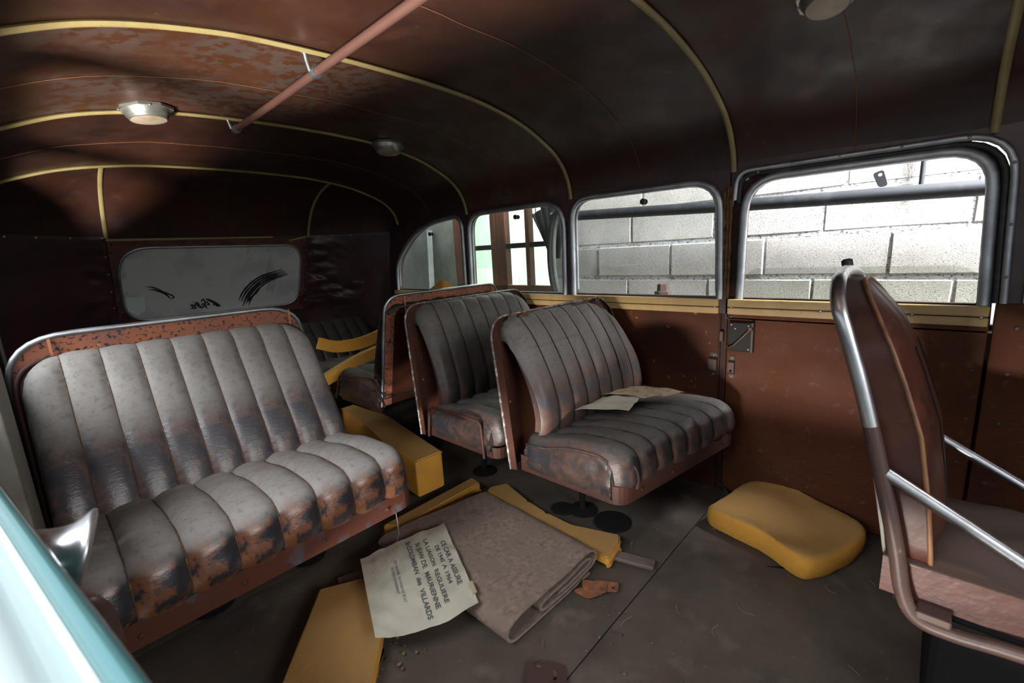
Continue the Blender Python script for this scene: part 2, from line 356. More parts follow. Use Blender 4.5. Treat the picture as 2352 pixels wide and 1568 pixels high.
def add_holed(bm, outer, holes, fn, th):
    """plate with holes, thickness th along fn's third coordinate"""
    sides = []
    for lev in (0, th):
        es = []; loops = []
        for L in [outer] + holes:
            V = [bm.verts.new(fn(p[0], p[1], lev)) for p in L]; loops.append(V)
            es += [bm.edges.new((V[i], V[(i + 1) % len(V)])) for i in range(len(V))]
        bmesh.ops.triangle_fill(bm, use_beauty=True, edges=es)
        sides.append(loops)
    for A, B in zip(*sides):
        n = len(A)
        for i in range(n): bm.faces.new((A[i], A[(i + 1) % n], B[(i + 1) % n], B[i]))
def nz(p, s): return noise.noise(Vector(p) * s)
def screw(parent, p, axis, r=.006, mat='screw', name='screw'):
    bm = bm_new(); add_lathe(bm, [(r, 0), (r, .001), (r * .8, .0028), (r * .4, .0036)], p, axis, 8)
    return obj(name, bm, mat, parent, smooth=True)

CX = .909                      # centre line of the bus
WR = 1.96; WL = 2 * CX - WR    # inner faces of the side walls
# ------------------------------------------------------------------ roof lining
HALF = [(1.962, 1.349), (1.955, 1.39), (1.943, 1.430), (1.922, 1.468), (1.893, 1.505), (1.838, 1.551), (1.762, 1.590), (1.66, 1.632), (1.555, 1.662), (1.43, 1.686), (1.307, 1.702), (1.10, 1.713), (.909, 1.716)]
PROF = [Vector((x, 0, z)) for x, z in HALF] + [Vector((2 * CX - x, 0, z)) for x, z in HALF[-2::-1]]
PROF = catmull(PROF, 4)
def rk(y):
    if y < 2.1: return 1.0
    t = min(1, (y - 2.1) / .88); return 1 - .19 * t * t * (3 - 2 * t) if t < 1 else .81
def roofpt(p, y, off=0.0):
    z = 1.349 + (p.z - 1.349) * rk(y)
    # offset towards the inside
    d = Vector((CX - p.x, 0, 1.2 - z)); d.normalize()
    return Vector((p.x, y, z)) + d * off
def plan(x):
    u = abs((x - CX) / 1.05); return 3.44 - .34 * (max(0, min(u, 1.2) - .54) / .46) ** 1.8
def rear_y(x, z):
    u = abs((x - CX) / 1.05)
    return plan(x) + .46 * max(0, min(1.30 - z, .6)) * (1 - .6 * (max(0, min(u, 1) - .54) / .46) ** 2)
ceil_root = thing('ceiling', (CX, 1.2, 1.35), 'dark red-brown leathercloth roof lining with cream piping', kind='structure')
RIBY = [-.86, -.08, .62, 1.40, 2.20, 2.98]
def roofsag(y): # cloth hangs slightly between ribs
    for a, b in zip(RIBY, RIBY[1:]):
        if a <= y <= b: return .010 * math.sin(PI * (y - a) / (b - a))
    return 0
for k, (a, b) in enumerate(zip(RIBY, RIBY[1:])):
    bm = bm_new(); n = 14
    rows = [[roofpt(p, a + (b - a) * i / n, -.004 + .004 * nz((p.x * 2, a + (b - a) * i / n, p.z * 2), 2.2)) for p in PROF] for i in range(n + 1)]
    rows2 = [[roofpt(p, a + (b - a) * i / n, -.03) for p in PROF] for i in range(n + 1)]
    add_slab(bm, rows, rows2)
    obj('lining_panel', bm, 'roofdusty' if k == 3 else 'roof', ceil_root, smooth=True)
# rear dome of the lining
bm = bm_new(); rows = []; rows2 = []
n = 14
def domept(p, t, off=0):
    a = roofpt(p, 2.98, -.004)
    xe = CX + (p.x - CX) * 1.0
    b = Vector((xe, plan(xe), 1.303))
    c = Vector((p.x, a.y + (b.y - a.y) * .75, b.z + (a.z - b.z) * .88))
    q = (1 - t) ** 2 * a + 2 * t * (1 - t) * c + t * t * b
    return q + Vector((0, off, off))
rows = [[domept(p, i / n) for p in PROF] for i in range(n + 1)]
rows2 = [[domept(p, i / n, .03) for p in PROF] for i in range(n + 1)]
add_slab(bm, rows, rows2)
obj('rear_dome_lining', bm, 'roof', ceil_root, smooth=True)
# cream piping over the ribs
for y in RIBY:
    if y < -.5: continue
    pts = [roofpt(p, y, .004) for p in PROF]
    if y < 2.5:
        pts = pts[1:] if y < 1 else pts
    bm = bm_new(); add_tube(bm, pts, .0105, 8, flat=.008); obj('piping', bm, 'piping', ceil_root, smooth=True)
# stitched seams midway between ribs
for y in (-.47, .24, 1.01, 1.80, 2.59):
    pts = [roofpt(p, y + .006 * nz((p.x, y, 0), 4) + .003 * nz((p.x * 3, y, 5), 6), -.0015 + .004 * nz((p.x * 2, y, p.z * 2), 2.2)) for p in PROF[2:-2]]
    bm = bm_new(); add_tube(bm, pts, .0013, 5); obj('stitched_seam', bm, 'thread', ceil_root, smooth=True)
# two uprights of piping on the rear dome
def prof_at(x): return min(PROF, key=lambda p: abs(p.x - x))
def prof_x(x):
    for a, b in zip(PROF, PROF[1:]):
        if (a.x - x) * (b.x - x) <= 0 and a.x != b.x:
            t = (x - a.x) / (b.x - a.x); return a.lerp(b, t)
for x in (.343, 1.478):
    pts = [domept(prof_x(x), i / 12, -.003) for i in range(13)]
    bm = bm_new(); add_tube(bm, pts, .010, 8, flat=.006, upref=(0, -1, -.6)); obj('piping', bm, 'piping', ceil_root, smooth=True)
for x in (.10, .95, 1.68):
    pts = [domept(prof_x(x + .006 * math.sin(i)), i / 12, -.0005) for i in range(13)]
    bm = bm_new(); add_tube(bm, pts, .0015, 5); obj('stitched_seam', bm, 'raildark', ceil_root)

# ------------------------------------------------------------------ floor
fl = thing('floor', (CX, 1.3, 0), 'dusty grey-brown floor sheets of the bus', kind='structure')
def floorz(x, y): return .004 * nz((x, y, 0), 3.0) - .004
for (x0, x1, y0, y1) in ((WL, WR + .02, -1.0, .612), (WL, WR + .02, .616, 1.62), (WL, WR + .05, 1.624, 3.75)):
    bm = bm_new(); nx_, ny_ = 26, 20
    top = [[Vector((x0 + (x1 - x0) * i / nx_, y0 + (y1 - y0) * j / ny_, floorz(x0 + (x1 - x0) * i / nx_, y0 + (y1 - y0) * j / ny_) - (.004 if j in (0, ny_) else 0))) for j in range(ny_ + 1)] for i in range(nx_ + 1)]
    bot = [[Vector((p.x, p.y, -.05)) for p in r] for r in top]
    add_slab(bm, top, bot); obj('floor_sheet', bm, 'floor', fl, smooth=True)
# slit in the sheet beside the yellow cushion
bm = bm_new()
add_prism(bm, [(1.545, .335), (1.55, .33), (1.60, .262), (1.57, .285)], lambda a, b, t: Vector((a, b, .0015 + t)), .001); obj('floor_slit', bm, 'dark', fl)

# ------------------------------------------------------------------ right wall
wr = thing('wall_right', (WR, 1.2, 0), 'brown right side wall with aluminium window surrounds', kind='structure')
def fx(a, b, t): return Vector((WR + t, a, b))
def fxi(a, b, t): return Vector((WR - t, a, b))
W3 = round_poly([(1.392, .862), (1.392, 1.345), (.668, 1.337), (.655, .862)], [0, .11, .12, 0])
W2 = round_poly([(2.195, .862), (2.180, 1.345), (1.443, 1.343), (1.448, .862)], [0, .11, .14, 0])
W1 = round_poly([(3.050, .862), (3.035, 1.07), (2.80, 1.262), (2.56, 1.332), (2.245, 1.352), (2.252, .862)], [0, .12, .16, .12, .1, 0])
def inset(poly, d):
    c = Vector((sum(p[0] for p in poly) / len(poly), sum(p[1] for p in poly) / len(poly)))
    lo = Vector((min(p[0] for p in poly), min(p[1] for p in poly))); hi = Vector((max(p[0] for p in poly), max(p[1] for p in poly)))
    return [Vector((c.x + (p[0] - c.x) * (1 - 2 * d / (hi.x - lo.x)), c.y + (p[1] - c.y) * (1 - 2 * d / (hi.y - lo.y)))) for p in poly]
# leather covered band round the windows
bm = bm_new()
add_holed(bm, [Vector(p) for p in ((.628, .80), (3.16, .80), (3.16, 1.375), (.628, 1.375))], [list(W3), list(W2), list(W1)], fx, .04)
obj('window_band', bm, 'leatherwall', wr)
# header over the door
bm = bm_new(); DO = round_poly([(.628, .80), (.628, 1.364), (-.125, 1.362), (-.150, .80)], [0, .13, .13, 0])
add_holed(bm, [Vector(p) for p in ((.632, .78), (.632, 1.42), (-1.0, 1.42), (-1.0, .78))], [[p * 1.0 if abs(p[1] - .8) > .001 else Vector((p[0], .785)) for p in DO]], fx, .04)
obj('door_header', bm, 'leatherwall', wr)
# lower panel behind the seats
bm = bm_new(); add_box(bm, (WR, .652, 0), (WR + .03, 3.4, .805), .003); obj('lower_panel', bm, 'brownscr', wr)
bm = bm_new(); add_box(bm, (WR + .004, .625, 0), (WR + .05, .655, .86), .002); obj('door_post', bm, 'raildark', wr)
bm = bm_new(); add_box(bm, (WR - .006, .648, .0), (WR + .01, .656, .80), .002); obj('post_bead', bm, 'shellbrown', wr)
# front lower panel beyond the door
bm = bm_new(); add_box(bm, (WR - .006, -1.0, 0), (WR + .03, -.136, .872), .004); fp = obj('front_panel', bm, 'brown', wr)
for (y, z) in ((-.185, .80), (-.18, .66), (-.178, .50), (-.17, .30), (-.165, .2)): screw(wr, (WR - .006, y, z), (-1, 0, 0), .008, 'bracket')
for y0_, wdt, mt in ((-.185, .016, 'alu'), (-.235, .02, 'alu')):
    bm = bm_new(); add_box(bm, (WR - .012, y0_ - wdt, .872), (WR + .01, y0_, 1.34), .004); st = obj('aluminium_strip', bm, mt, wr)
for z in (.92, 1.02, 1.12, 1.22): screw(wr, (WR - .012, -.246, z), (-1, 0, 0), .005)
bm = bm_new(); add_box(bm, (WR + .036, -.20, -.04), (WR + .06, .66, .80), .002); obj('door_gap_backing', bm, 'dark', wr)  # dark backing added to block light leaking round the door
# waist rail
def waist(parent, y0, y1):
    prof = [(0, .800), (-.010, .802), (-.014, .808), (-.014, .824), (-.009, .828), (-.009, .831), (-.015, .835), (-.015, .856), (-.011, .862), (0, .863)]
    for z0, z1, th in ((.800, .828, .014), (.831, .863, .016)):
        bm = bm_new(); add_box(bm, (WR - th, y0, z0), (WR + .002, y1, z1), .004); obj('rail_board', bm, 'cream', parent)
    bm = bm_new(); add_box(bm, (WR - .008, y0 + .002, .826), (WR, y1 - .002, .834)); obj('rail_groove', bm, 'raildark', parent)
wst = thing('trim_1', (WR, 1.9, .80), 'chipped cream waist rail below the three fixed right windows', kind='structure')
waist(wst, .657, 3.10)
for y in (.672, 1.07, 1.45, 2.2): screw(wst, (WR - .012, y, .829), (-1, 0, 0), .005)
# torn edge trim on the pillar between window and door
bm = bm_new(); rows = []
for i in range(40):
    z = .863 + (1.305 - .863) * i / 39
    r = []
    for j in range(7):
        y = .654 - .034 * j / 6 + .003 * nz((j, z * 20, 0), 1.3)
        r.append(Vector((WR - .004 - .006 * (j % 2) - .006 * abs(nz((y * 40, z * 14, 2), 3)), y, z)))
    rows.append(r)
add_slab(bm, rows, [[Vector((WR + .002, p.y, p.z)) for p in r] for r in rows]); obj('torn_edge_trim', bm, 'trimraw', wr)

def make_window(name, poly, label, glass, knob=None, sill=.862):
    root = thing(name, (WR, sum(p[0] for p in poly) / len(poly), .862), label, kind='structure')
    pts = [Vector((WR - .008, p[0], p[1])) for p in poly]
    bm = bm_new(); add_tube(bm, pts, .015, 10, flat=.013, upref=(1, 0, 0)); obj('aluminium_frame', bm, 'alu', root, smooth=True)
    ins = inset(poly, .018)
    bm = bm_new(); add_tube(bm, [Vector((WR + .006, p[0], p[1])) for p in ins], .006, 8); obj('inner_bead', bm, 'alu', root, smooth=True)
    bm = bm_new(); add_prism(bm, inset(poly, .006), lambda a, b, t: Vector((WR + .012 + t, a, b)), .004); pn = obj('pane', bm, glass, root)
    bm = bm_new(); add_box(bm, (WR - .004, min(p[0] for p in poly), .858), (WR + .02, max(p[0] for p in poly), .872), .002); obj('sill_channel', bm, 'rubber', root)
    if knob:
        bm = bm_new(); add_lathe(bm, [(.006, 0), (.006, .006), (.013, .008), (.014, .016), (.011, .02)], (WR + .013, knob[0], knob[1]), (-1, 0, 0), 14)
        add_lathe(bm, [(.012, .006), (.013, .010), (.010, .016)], (WR + .013, knob[0], knob[1]), (1, 0, 0), 14); obj('knob', bm, 'rubber', root, smooth=True)
    return root
make_window('window_3', W3, 'fixed right window beside the door showing the concrete block wall', 'glass', (1.005, 1.292))
make_window('window_2', W2, 'middle right window looking onto a red-framed garage window', 'glassdusty', (1.79, 1.296))
make_window('window_1', W1, 'rearmost right window with a sweeping curved rear corner', 'glassdusty', (2.60, 1.255))

# ------------------------------------------------------------------ right door
dr = thing('door_1', (WR, .24, 0), 'brown right side door with a large aluminium framed window', kind='structure')
bm = bm_new(); add_box(bm, (WR, -.128, .01), (WR + .035, .622, .80), .003); obj('door_panel', bm, 'brown', dr)
bm = bm_new(); DW = round_poly([(.600, .80), (.590, 1.335), (-.088, 1.333), (-.118, .80)], [0, .13, .12, 0])
DI = round_poly([(.575, .867), (.568, 1.316), (-.080, 1.313), (-.100, .867)], [0, .12, .11, 0])
DOI = round_poly([(.622, .802), (.622, 1.348), (-.108, 1.346), (-.130, .802)], [0, .13, .125, 0])
add_holed(bm, DOI, [DI], lambda a, b, t: Vector((WR + .012 + t, a, b)), .025); obj('door_window_surround', bm, 'raildark', dr)
bm = bm_new(); F1 = round_poly([(.584, .862), (.576, 1.325), (-.088, 1.323), (-.109, .862)], [0, .125, .115, 0], closed=False)
add_tube(bm, [Vector((WR + .004, p[0], p[1])) for p in F1], .016, 10, flat=.012, upref=(1, 0, 0)); obj('aluminium_frame', bm, 'alu', dr, smooth=True)
bm = bm_new(); F2 = round_poly([(.612, 1.252), (.606, 1.358), (-.128, 1.357), (-.150, .872)], [0, .12, .12, 0], closed=False)
add_tube(bm, [Vector((WR - .006, p[0], p[1])) for p in F2], .010, 10, flat=.009, upref=(1, 0, 0)); om = obj('opening_moulding', bm, 'alu', dr, smooth=True)
for i in (6, 10, 13, 18): pass
for (y, z) in ((.53, 1.344), (.42, 1.358), (.28, 1.358), (.12, 1.357), (-.03, 1.355), (-.128, 1.27), (-.14, 1.10), (-.146, .95)): screw(dr, (WR - .0145, y, z), (-1, 0, 0), .0045, 'screw')
bm = bm_new(); F3 = round_poly([(.600, 1.24), (.594, 1.343), (-.112, 1.342), (-.134, .872)], [0, .12, .12, 0], closed=False)
add_tube(bm, [Vector((WR + .004, p[0], p[1])) for p in F3], .009, 8); obj('rubber_seal', bm, 'rubber', dr, smooth=True)
GP = round_poly([(.580, .83), (.578, .985), (-.098, .985), (-.103, .83)], [0, .11, .11, 0])
bm = bm_new(); add_prism(bm, GP, lambda a, b, t: Vector((WR + .016 + t, a, b)), .004); obj('lowered_pane', bm, 'glassdoor', dr)
waist(dr, -.124, .622)
for y in (.606, .30, .05, -.108): screw(dr, (WR - .014, y, .829), (-1, 0, 0), .006)
for (y, z) in ((-.105, .66), (-.108, .5), (-.1, .35), (-.1, .2), (.61, .79), (.3, .12)): screw(dr, (WR, y, z), (-1, 0, 0), .007, 'bracket')
# lock box
lk = bm_new(); add_box(lk, (WR - .022, .524, .650), (WR, .612, .770), .003); lo_ = obj('lock_box', lk, 'lockblack', dr, label='black riveted lock box on the brown door')
bm = bm_new(); add_box(bm, (WR - .025, .516, .648), (WR, .526, .772), .002); obj('lock_edge', bm, 'bracket', lo_)
for (y, z) in ((.60, .76), (.535, .758), (.533, .662), (.60, .664), (.585, .745)): screw(lo_, (WR - .022, y, z), (-1, 0, 0), .005)
bm = bm_new(); add_tube(bm, [(WR - .026, .612, .668), (WR - .034, .602, .664), (WR - .036, .585, .676), (WR - .034, .545, .722), (WR - .030, .526, .746)], [.006, .006, .005, .0055, .006], 8)
add_lathe(bm, [(.008, 0), (.010, .006), (.007, .014)], (WR - .022, .526, .747), (-1, 0, 0), 10); obj('lock_lever', bm, 'bracket', lo_, smooth=True)
# keeper brackets
def keeper(parent, yc, z0, z1, wdt, dep, mat):
    bm = bm_new()
    prof = [(0, z0 - .02), (.002, z0 - .018), (.003, z0), (dep, z0 + .01), (dep, z1 - .008), (.003, z1), (.002, z1 + .018), (0, z1 + .02)]
    outer = [[Vector((WR - p[0] - .001, yc + s * wdt / 2 * (1 if 1 < i < 6 else .8), p[1])) for i, p in enumerate(prof)] for s in (-1, 1)]
    inner = [[Vector((WR + .004, q.y, q.z)) for q in r] for r in outer]
    add_slab(bm, outer, inner); k = obj('keeper_bracket', bm, mat, parent)
    for z in (z0 - .009, z1 + .009): screw(k, (WR - .003, yc, z), (-1, 0, 0), .005)
    return k
keeper(wr, .672, .545, .612, .034, .020, 'bracket')
kb = keeper(dr, .598, .545, .606, .024, .016, 'bracket')
bm = bm_new(); add_lathe(bm, [(.006, 0), (.006, .0012)], (WR - .0172, .598, .562), (-1, 0, 0), 10); obj('hole', bm, 'dark', kb)
bm = bm_new(); add_box(bm, (WR - .016, .634, .682), (WR + .01, .650, .728), .004); obj('strike', bm, 'bracket', wr)

# ------------------------------------------------------------------ unseen partition added to shade the corner round the chair
wf = thing('wall_front_blocker', (1.5, -.98, 0), 'unseen brown partition added to darken the front right corner', kind='structure')
bm = bm_new(); add_box(bm, (.98, -1.0, 0), (2.0, -.965, .9), .003); obj('lower_board', bm, 'brown', wf)
bm = bm_new(); add_box(bm, (.98, -1.0, .9), (2.0, -.965, 1.74), .003); obj('upper_board', bm, 'leatherwall', wf)
# ------------------------------------------------------------------ rear wall
rw = thing('wall_rear', (CX, 3.6, 0), 'curved rear wall with purple leathercloth and dusty window', kind='structure')
def RS(x, z, off=0): return Vector((x, rear_y(x, z) - off, z))
bm = bm_new(); NX = 48; zz = [0, .35, .7, .78, .86, .94, 1.02, 1.1, 1.18, 1.26, 1.31, 1.37]
top = [[RS(WL - .02 + (WR - WL + .04) * i / NX, z) for i in range(NX + 1)] for z in zz]
add_slab(bm, top, [[Vector((p.x, p.y + .04, p.z)) for p in r] for r in top]); obj('rear_panel', bm, 'leatherwall', rw, smooth=True)
def leather(x0, x1, z0, z1, seed, wr_, edge=0):
    bm = bm_new(); nx_, nz_ = 60, 50; top = []
    for j in range(nz_ + 1):
        row = []
        for i in range(nx_ + 1):
            u, v = i / nx_, j / nz_; x = x0 + (x1 - x0) * u; z = z0 + (z1 - z0) * v
            if edge and j < 6: z -= (6 - j) / 6 * .03 * nz((u * 6, seed, 0), 1.5)
            q = wr_(u, v)
            e = min(1, 8 * min(u, 1 - u, v, 1 - v))
            h = .004 + .022 * q * e * (.55 + .9 * nz((x * 3.2, z * 7.5, seed), 2.4) + .45 * nz((x * 7 + z * 5, z * 13, seed), 2.2)) 
            row.append(RS(x, z, h + .003))
        top.append(row)
    add_slab(bm, top, [[Vector((p.x, rear_y(p.x, p.z) + .004, p.z)) for p in r] for r in top])
    return obj('leathercloth_panel', bm, 'leatherwall', rw, smooth=True)
lp = leather(1.462, 1.955, .735, 1.305, 3, lambda u, v: 1.25 * max(0, 1 - max(0, (u - .35) / .25)) + (1.3 if .35 < u < .75 and v < .35 else 0), 1)
ll = leather(WL + .002, .335, .70, 1.312, 8, lambda u, v: .15 + 1.0 * max(0, (u - .6) / .4))
for x in (-.04, .065, .193, .325): screw(ll, RS(x, 1.302, .006), (0, -1, 0), .0065, 'screw')
for x in (1.475, 1.55, 1.64, 1.75, 1.85, 1.92): screw(lp, RS(x, 1.296, .006), (0, -1, 0), .006, 'screw')
for z in (.82, .9, 1.0, 1.1, 1.2): screw(lp, RS(1.472, z, .008), (0, -1, 0), .0055, 'screw')
for z in (.9, 1.0, 1.1, 1.2): screw(ll, RS(.326, z, .008), (0, -1, 0), .0055, 'screw')
# window panel
RWIN = round_poly([(.370, 1.247), (1.425, 1.240), (1.425, .800), (.368, .806)], [.17, .12, .13, .13], 8)
w4 = thing('window_4', (CX, 3.5, .76), 'grey dusty rear window with finger smears in the dust', kind='structure')
bm = bm_new()
add_holed(bm, [Vector(p) for p in ((.340, .752), (1.458, .752), (1.458, 1.286), (.340, 1.286))], [list(RWIN)], lambda a, b, t: RS(a, b, .006 + t), .010); obj('window_panel', bm, 'rearframe', w4)
bm = bm_new(); add_tube(bm, [RS(p[0], p[1], .018) for p in RWIN], .0085, 8, closed=True); obj('aluminium_frame', bm, 'alu', w4, smooth=True)
bm = bm_new(); add_prism(bm, inset(RWIN, .003), lambda a, b, t: RS(a, b, .009 + t), .002); gl = obj('dusty_pane', bm, 'dustyglass', w4)
for x in (.36, .46, .58, .70, .82, .94, 1.06, 1.18, 1.30, 1.43): screw(w4, RS(x, 1.266, .016), (0, -1, 0), .0055, 'raildark')
for z in (.82, .93, 1.03, 1.14, 1.22):
    for x in (.352, 1.445): screw(w4, RS(x, z, .016), (0, -1, 0), .0055, 'raildark')
for a, b in (((.337, 1.290), (1.22, 1.296)), ((1.335, 1.270), (1.455, 1.296))):
    bm = bm_new(); add_tube(bm, [RS(a[0] + (b[0] - a[0]) * i / 8, a[1] + (b[1] - a[1]) * i / 8, .018) for i in range(9)], .008, 8); obj('cream_strip', bm, 'piping', w4, smooth=True)
for x0, x1, z0, z1 in ((.30, .345, .80, .872), (.372 - .02, .372 + .02, .795, .865), (1.43, 1.452, .785, .86)):
    bm = bm_new(); add_prism(bm, round_poly([(x0, z0), (x1, z0), (x1, z1), (x0, z1)], .008, 3), lambda a, b, t: RS(a, b, .016 + t), .008); obj('hinge_leaf', bm, 'leatherwall', w4)
# sticker and smears on the dusty pane
bm = bm_new(); add_prism(bm, [(.389, .960), (.476, .954), (.473, .868), (.431, .840), (.387, .874)], lambda a, b, t: RS(a, b, .0115 + t), .0008)
obj('sticker', bm, 'sticker', gl, label='pale shield-shaped sticker in the corner of the glass')
def stroke(pts, wd, depth=.0125, parts=1):
    P = catmull([Vector((a, b, 0)) for a, b in pts], 6); bm = bm_new(); N = len(P); A = []; B = []
    for i in range(N):
        t = (P[min(i + 1, N - 1)] - P[max(i - 1, 0)]).normalized(); nn = Vector((-t.y, t.x, 0)); k = i / (N - 1)
        ww = wd * min(1, .35 + 3 * min(k, 1 - k)) * (1 + .35 * nz((P[i].x * 40, P[i].y * 40, 1), 1.1))
        A.append(P[i] + nn * ww / 2); B.append(P[i] - nn * ww / 2)
    add_slab(bm, [[RS(p.x, p.y, depth) for p in A], [RS(p.x, p.y, depth) for p in B]], [[RS(p.x, p.y, depth - .0006) for p in A], [RS(p.x, p.y, depth - .0006) for p in B]])
    return obj('smear', bm, 'smear', gl)
for dx, dz, sc in ((0, 0, 1), (.014, -.012, 1), (.03, -.022, .95), (.045, -.034, .92), (.062, -.044, .86), (.025, -.045, .55)):
    stroke([(1.002 + dx, .872 + dz), (1.03 + dx, .93 + dz * .9), (1.085 + dx, .99 + dz * .8), (1.16 + dx, 1.035 + dz * .8), (1.16 + dx + .135 * sc, 1.07 + dz * .9)], .013)
stroke([(1.06, .80 + .055), (1.085, .885), (1.14, .94)], .016)
for k, (dx, dz) in enumerate(((0, 0), (.012, -.018), (.05, -.034))):
    stroke([(.487 + dx, 1.016 + dz), (.53 + dx, 1.005 + dz), (.575 + dx, .972 + dz), (.604, .935 + dz * .3)], .009)
for k in range(15):
    x = random.uniform(.70, .86); z = .846 + (.05 - abs(x - .77) * .4) * random.random()
    stroke([(x, z), (x + .012, z + random.uniform(-.012, .018)), (x + random.uniform(.02, .035), z - random.uniform(0, .02))], .010)
stroke([(.80, .905), (.84, .88), (.885, .842)], .016)

# ------------------------------------------------------------------ left wall (seen only at the frame's edge)
wl = thing('wall_left', (WL, 1.6, 0), 'left side wall with windows and weathered door jamb', kind='structure')
def fl_(a, b, t): return Vector((WL - t, a, b))
bm = bm_new()
hol = [round_poly([(y0, .90), (y0, 1.33), (y1, 1.33), (y1, .90)], .09) for y0, y1 in ((1.45, 2.15), (2.24, 2.72))]
add_holed(bm, [Vector(p) for p in ((1.36, 0), (3.45, 0), (3.16, 1.38), (1.36, 1.38))], hol, fl_, .05); obj('side_panel', bm, 'leatherwall', wl)
bm = bm_new(); add_box(bm, (WL - .05, -1.0, 1.33), (WL, 1.36, 1.40), .004); obj('door_lintel', bm, 'leatherwall', wl)
bm = bm_new(); add_box(bm, (-.24, 1.33, .0), (-.083, 1.64, .925), .004); obj('door_jamb', bm, 'jamb', wl)
bm = bm_new(); add_box(bm, (WL, 3.04, .70), (WL + .012, 3.07, 1.0), .003); obj('window_edge', bm, 'jamb', wl)

# ------------------------------------------------------------------ left door, leaned over by the photographer
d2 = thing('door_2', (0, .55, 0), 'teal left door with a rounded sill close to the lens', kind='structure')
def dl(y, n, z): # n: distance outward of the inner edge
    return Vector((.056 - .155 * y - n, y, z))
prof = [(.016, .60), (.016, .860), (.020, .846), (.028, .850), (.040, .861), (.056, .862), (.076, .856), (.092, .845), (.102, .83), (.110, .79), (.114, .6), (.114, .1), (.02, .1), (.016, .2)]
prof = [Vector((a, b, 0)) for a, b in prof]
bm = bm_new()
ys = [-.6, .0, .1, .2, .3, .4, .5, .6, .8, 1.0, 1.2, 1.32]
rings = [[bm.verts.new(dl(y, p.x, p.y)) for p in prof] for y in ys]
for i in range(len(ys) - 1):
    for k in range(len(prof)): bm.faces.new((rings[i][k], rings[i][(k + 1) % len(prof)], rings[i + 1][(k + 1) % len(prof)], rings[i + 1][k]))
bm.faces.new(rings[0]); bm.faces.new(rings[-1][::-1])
autosmooth(obj('door_skin', bm, 'doorsheen', d2), 50)
bm = bm_new(); prof = [Vector((a, b, 0)) for a, b in ((.0, .60), (.0, .866), (.002, .870), (.006, .8725), (.010, .872), (.0135, .868), (.0155, .862), (.0158, .60))]
rings = [[bm.verts.new(dl(y, p.x, p.y)) for p in prof] for y in ys]
for i in range(len(ys) - 1):
    for k in range(len(prof)): bm.faces.new((rings[i][k], rings[i][(k + 1) % len(prof)], rings[i + 1][(k + 1) % len(prof)], rings[i + 1][k]))
bm.faces.new(rings[0]); bm.faces.new(rings[-1][::-1])
autosmooth(obj('sill_edge', bm, 'teal', d2, label='teal rounded edge strip of the door sill'), 50)
bm = bm_new()
add_lathe(bm, [(.021, -.010), (.021, 0), (.022, .008), (.025, .016), (.030, .022), (.035, .026), (.038, .029), (.038, .032), (.034, .033), (.008, .027)], (-.036, .612, .838), Vector((.90, -.16, -.30)), 28)
obj('flared_knob', bm, 'chrome', d2, label='flared chrome knob standing off the teal door', smooth=True)

# ------------------------------------------------------------------ seats
def add_pleat(bm, prof, x0, x1, bulge, back, nx=8, left_end=False, right_end=False, seed=0.0, wrk=.0, endr=.035, fade=False):
    """one stitched channel: prof(x) -> list of (y,z) along the cushion face, outward normal to the left of travel"""
    top = []; bot = []
    for i in range(nx + 1):
        s = i / nx; x = x0 + (x1 - x0) * s
        P = [Vector((p[0], p[1])) for p in prof(x)]; n = len(P)
        h = bulge * (1 - abs(2 * s - 1) ** 3.0)
        if left_end and s < .5: q = 1 - 2 * s; h = bulge - endr * (1 - math.sqrt(max(0, 1 - q * q)))
        if right_end and s > .5: q = 2 * s - 1; h = bulge - endr * (1 - math.sqrt(max(0, 1 - q * q)))
        rt = []; rb = []
        for j in range(n):
            t = P[min(j + 1, n - 1)] - P[max(j - 1, 0)]; t.normalize(); nn = Vector((-t.y, t.x))
            ee = min(1, j / 2, (n - 1 - j) / 2) if not fade else min(1, j / 2, max(0, n - 6 - j) / 5)
            hh = h * (.35 + .65 * ee) + wrk * nz((x * 9, P[j].x * 16, P[j].y * 16 + seed), 1.6) * (.3 + .7 * (1 - abs(2 * s - 1)))
            a = P[j] + nn * hh; b = P[j] - nn * back
            rt.append(Vector((x, a.x, a.y))); rb.append(Vector((x, b.x, b.y)))
        top.append(rt); bot.append(rb)
    add_slab(bm, top, bot)
def smooth_path(pts, n): return [(p.x, p.y) for p in catmull([Vector((a, b, 0)) for a, b in pts], n)]

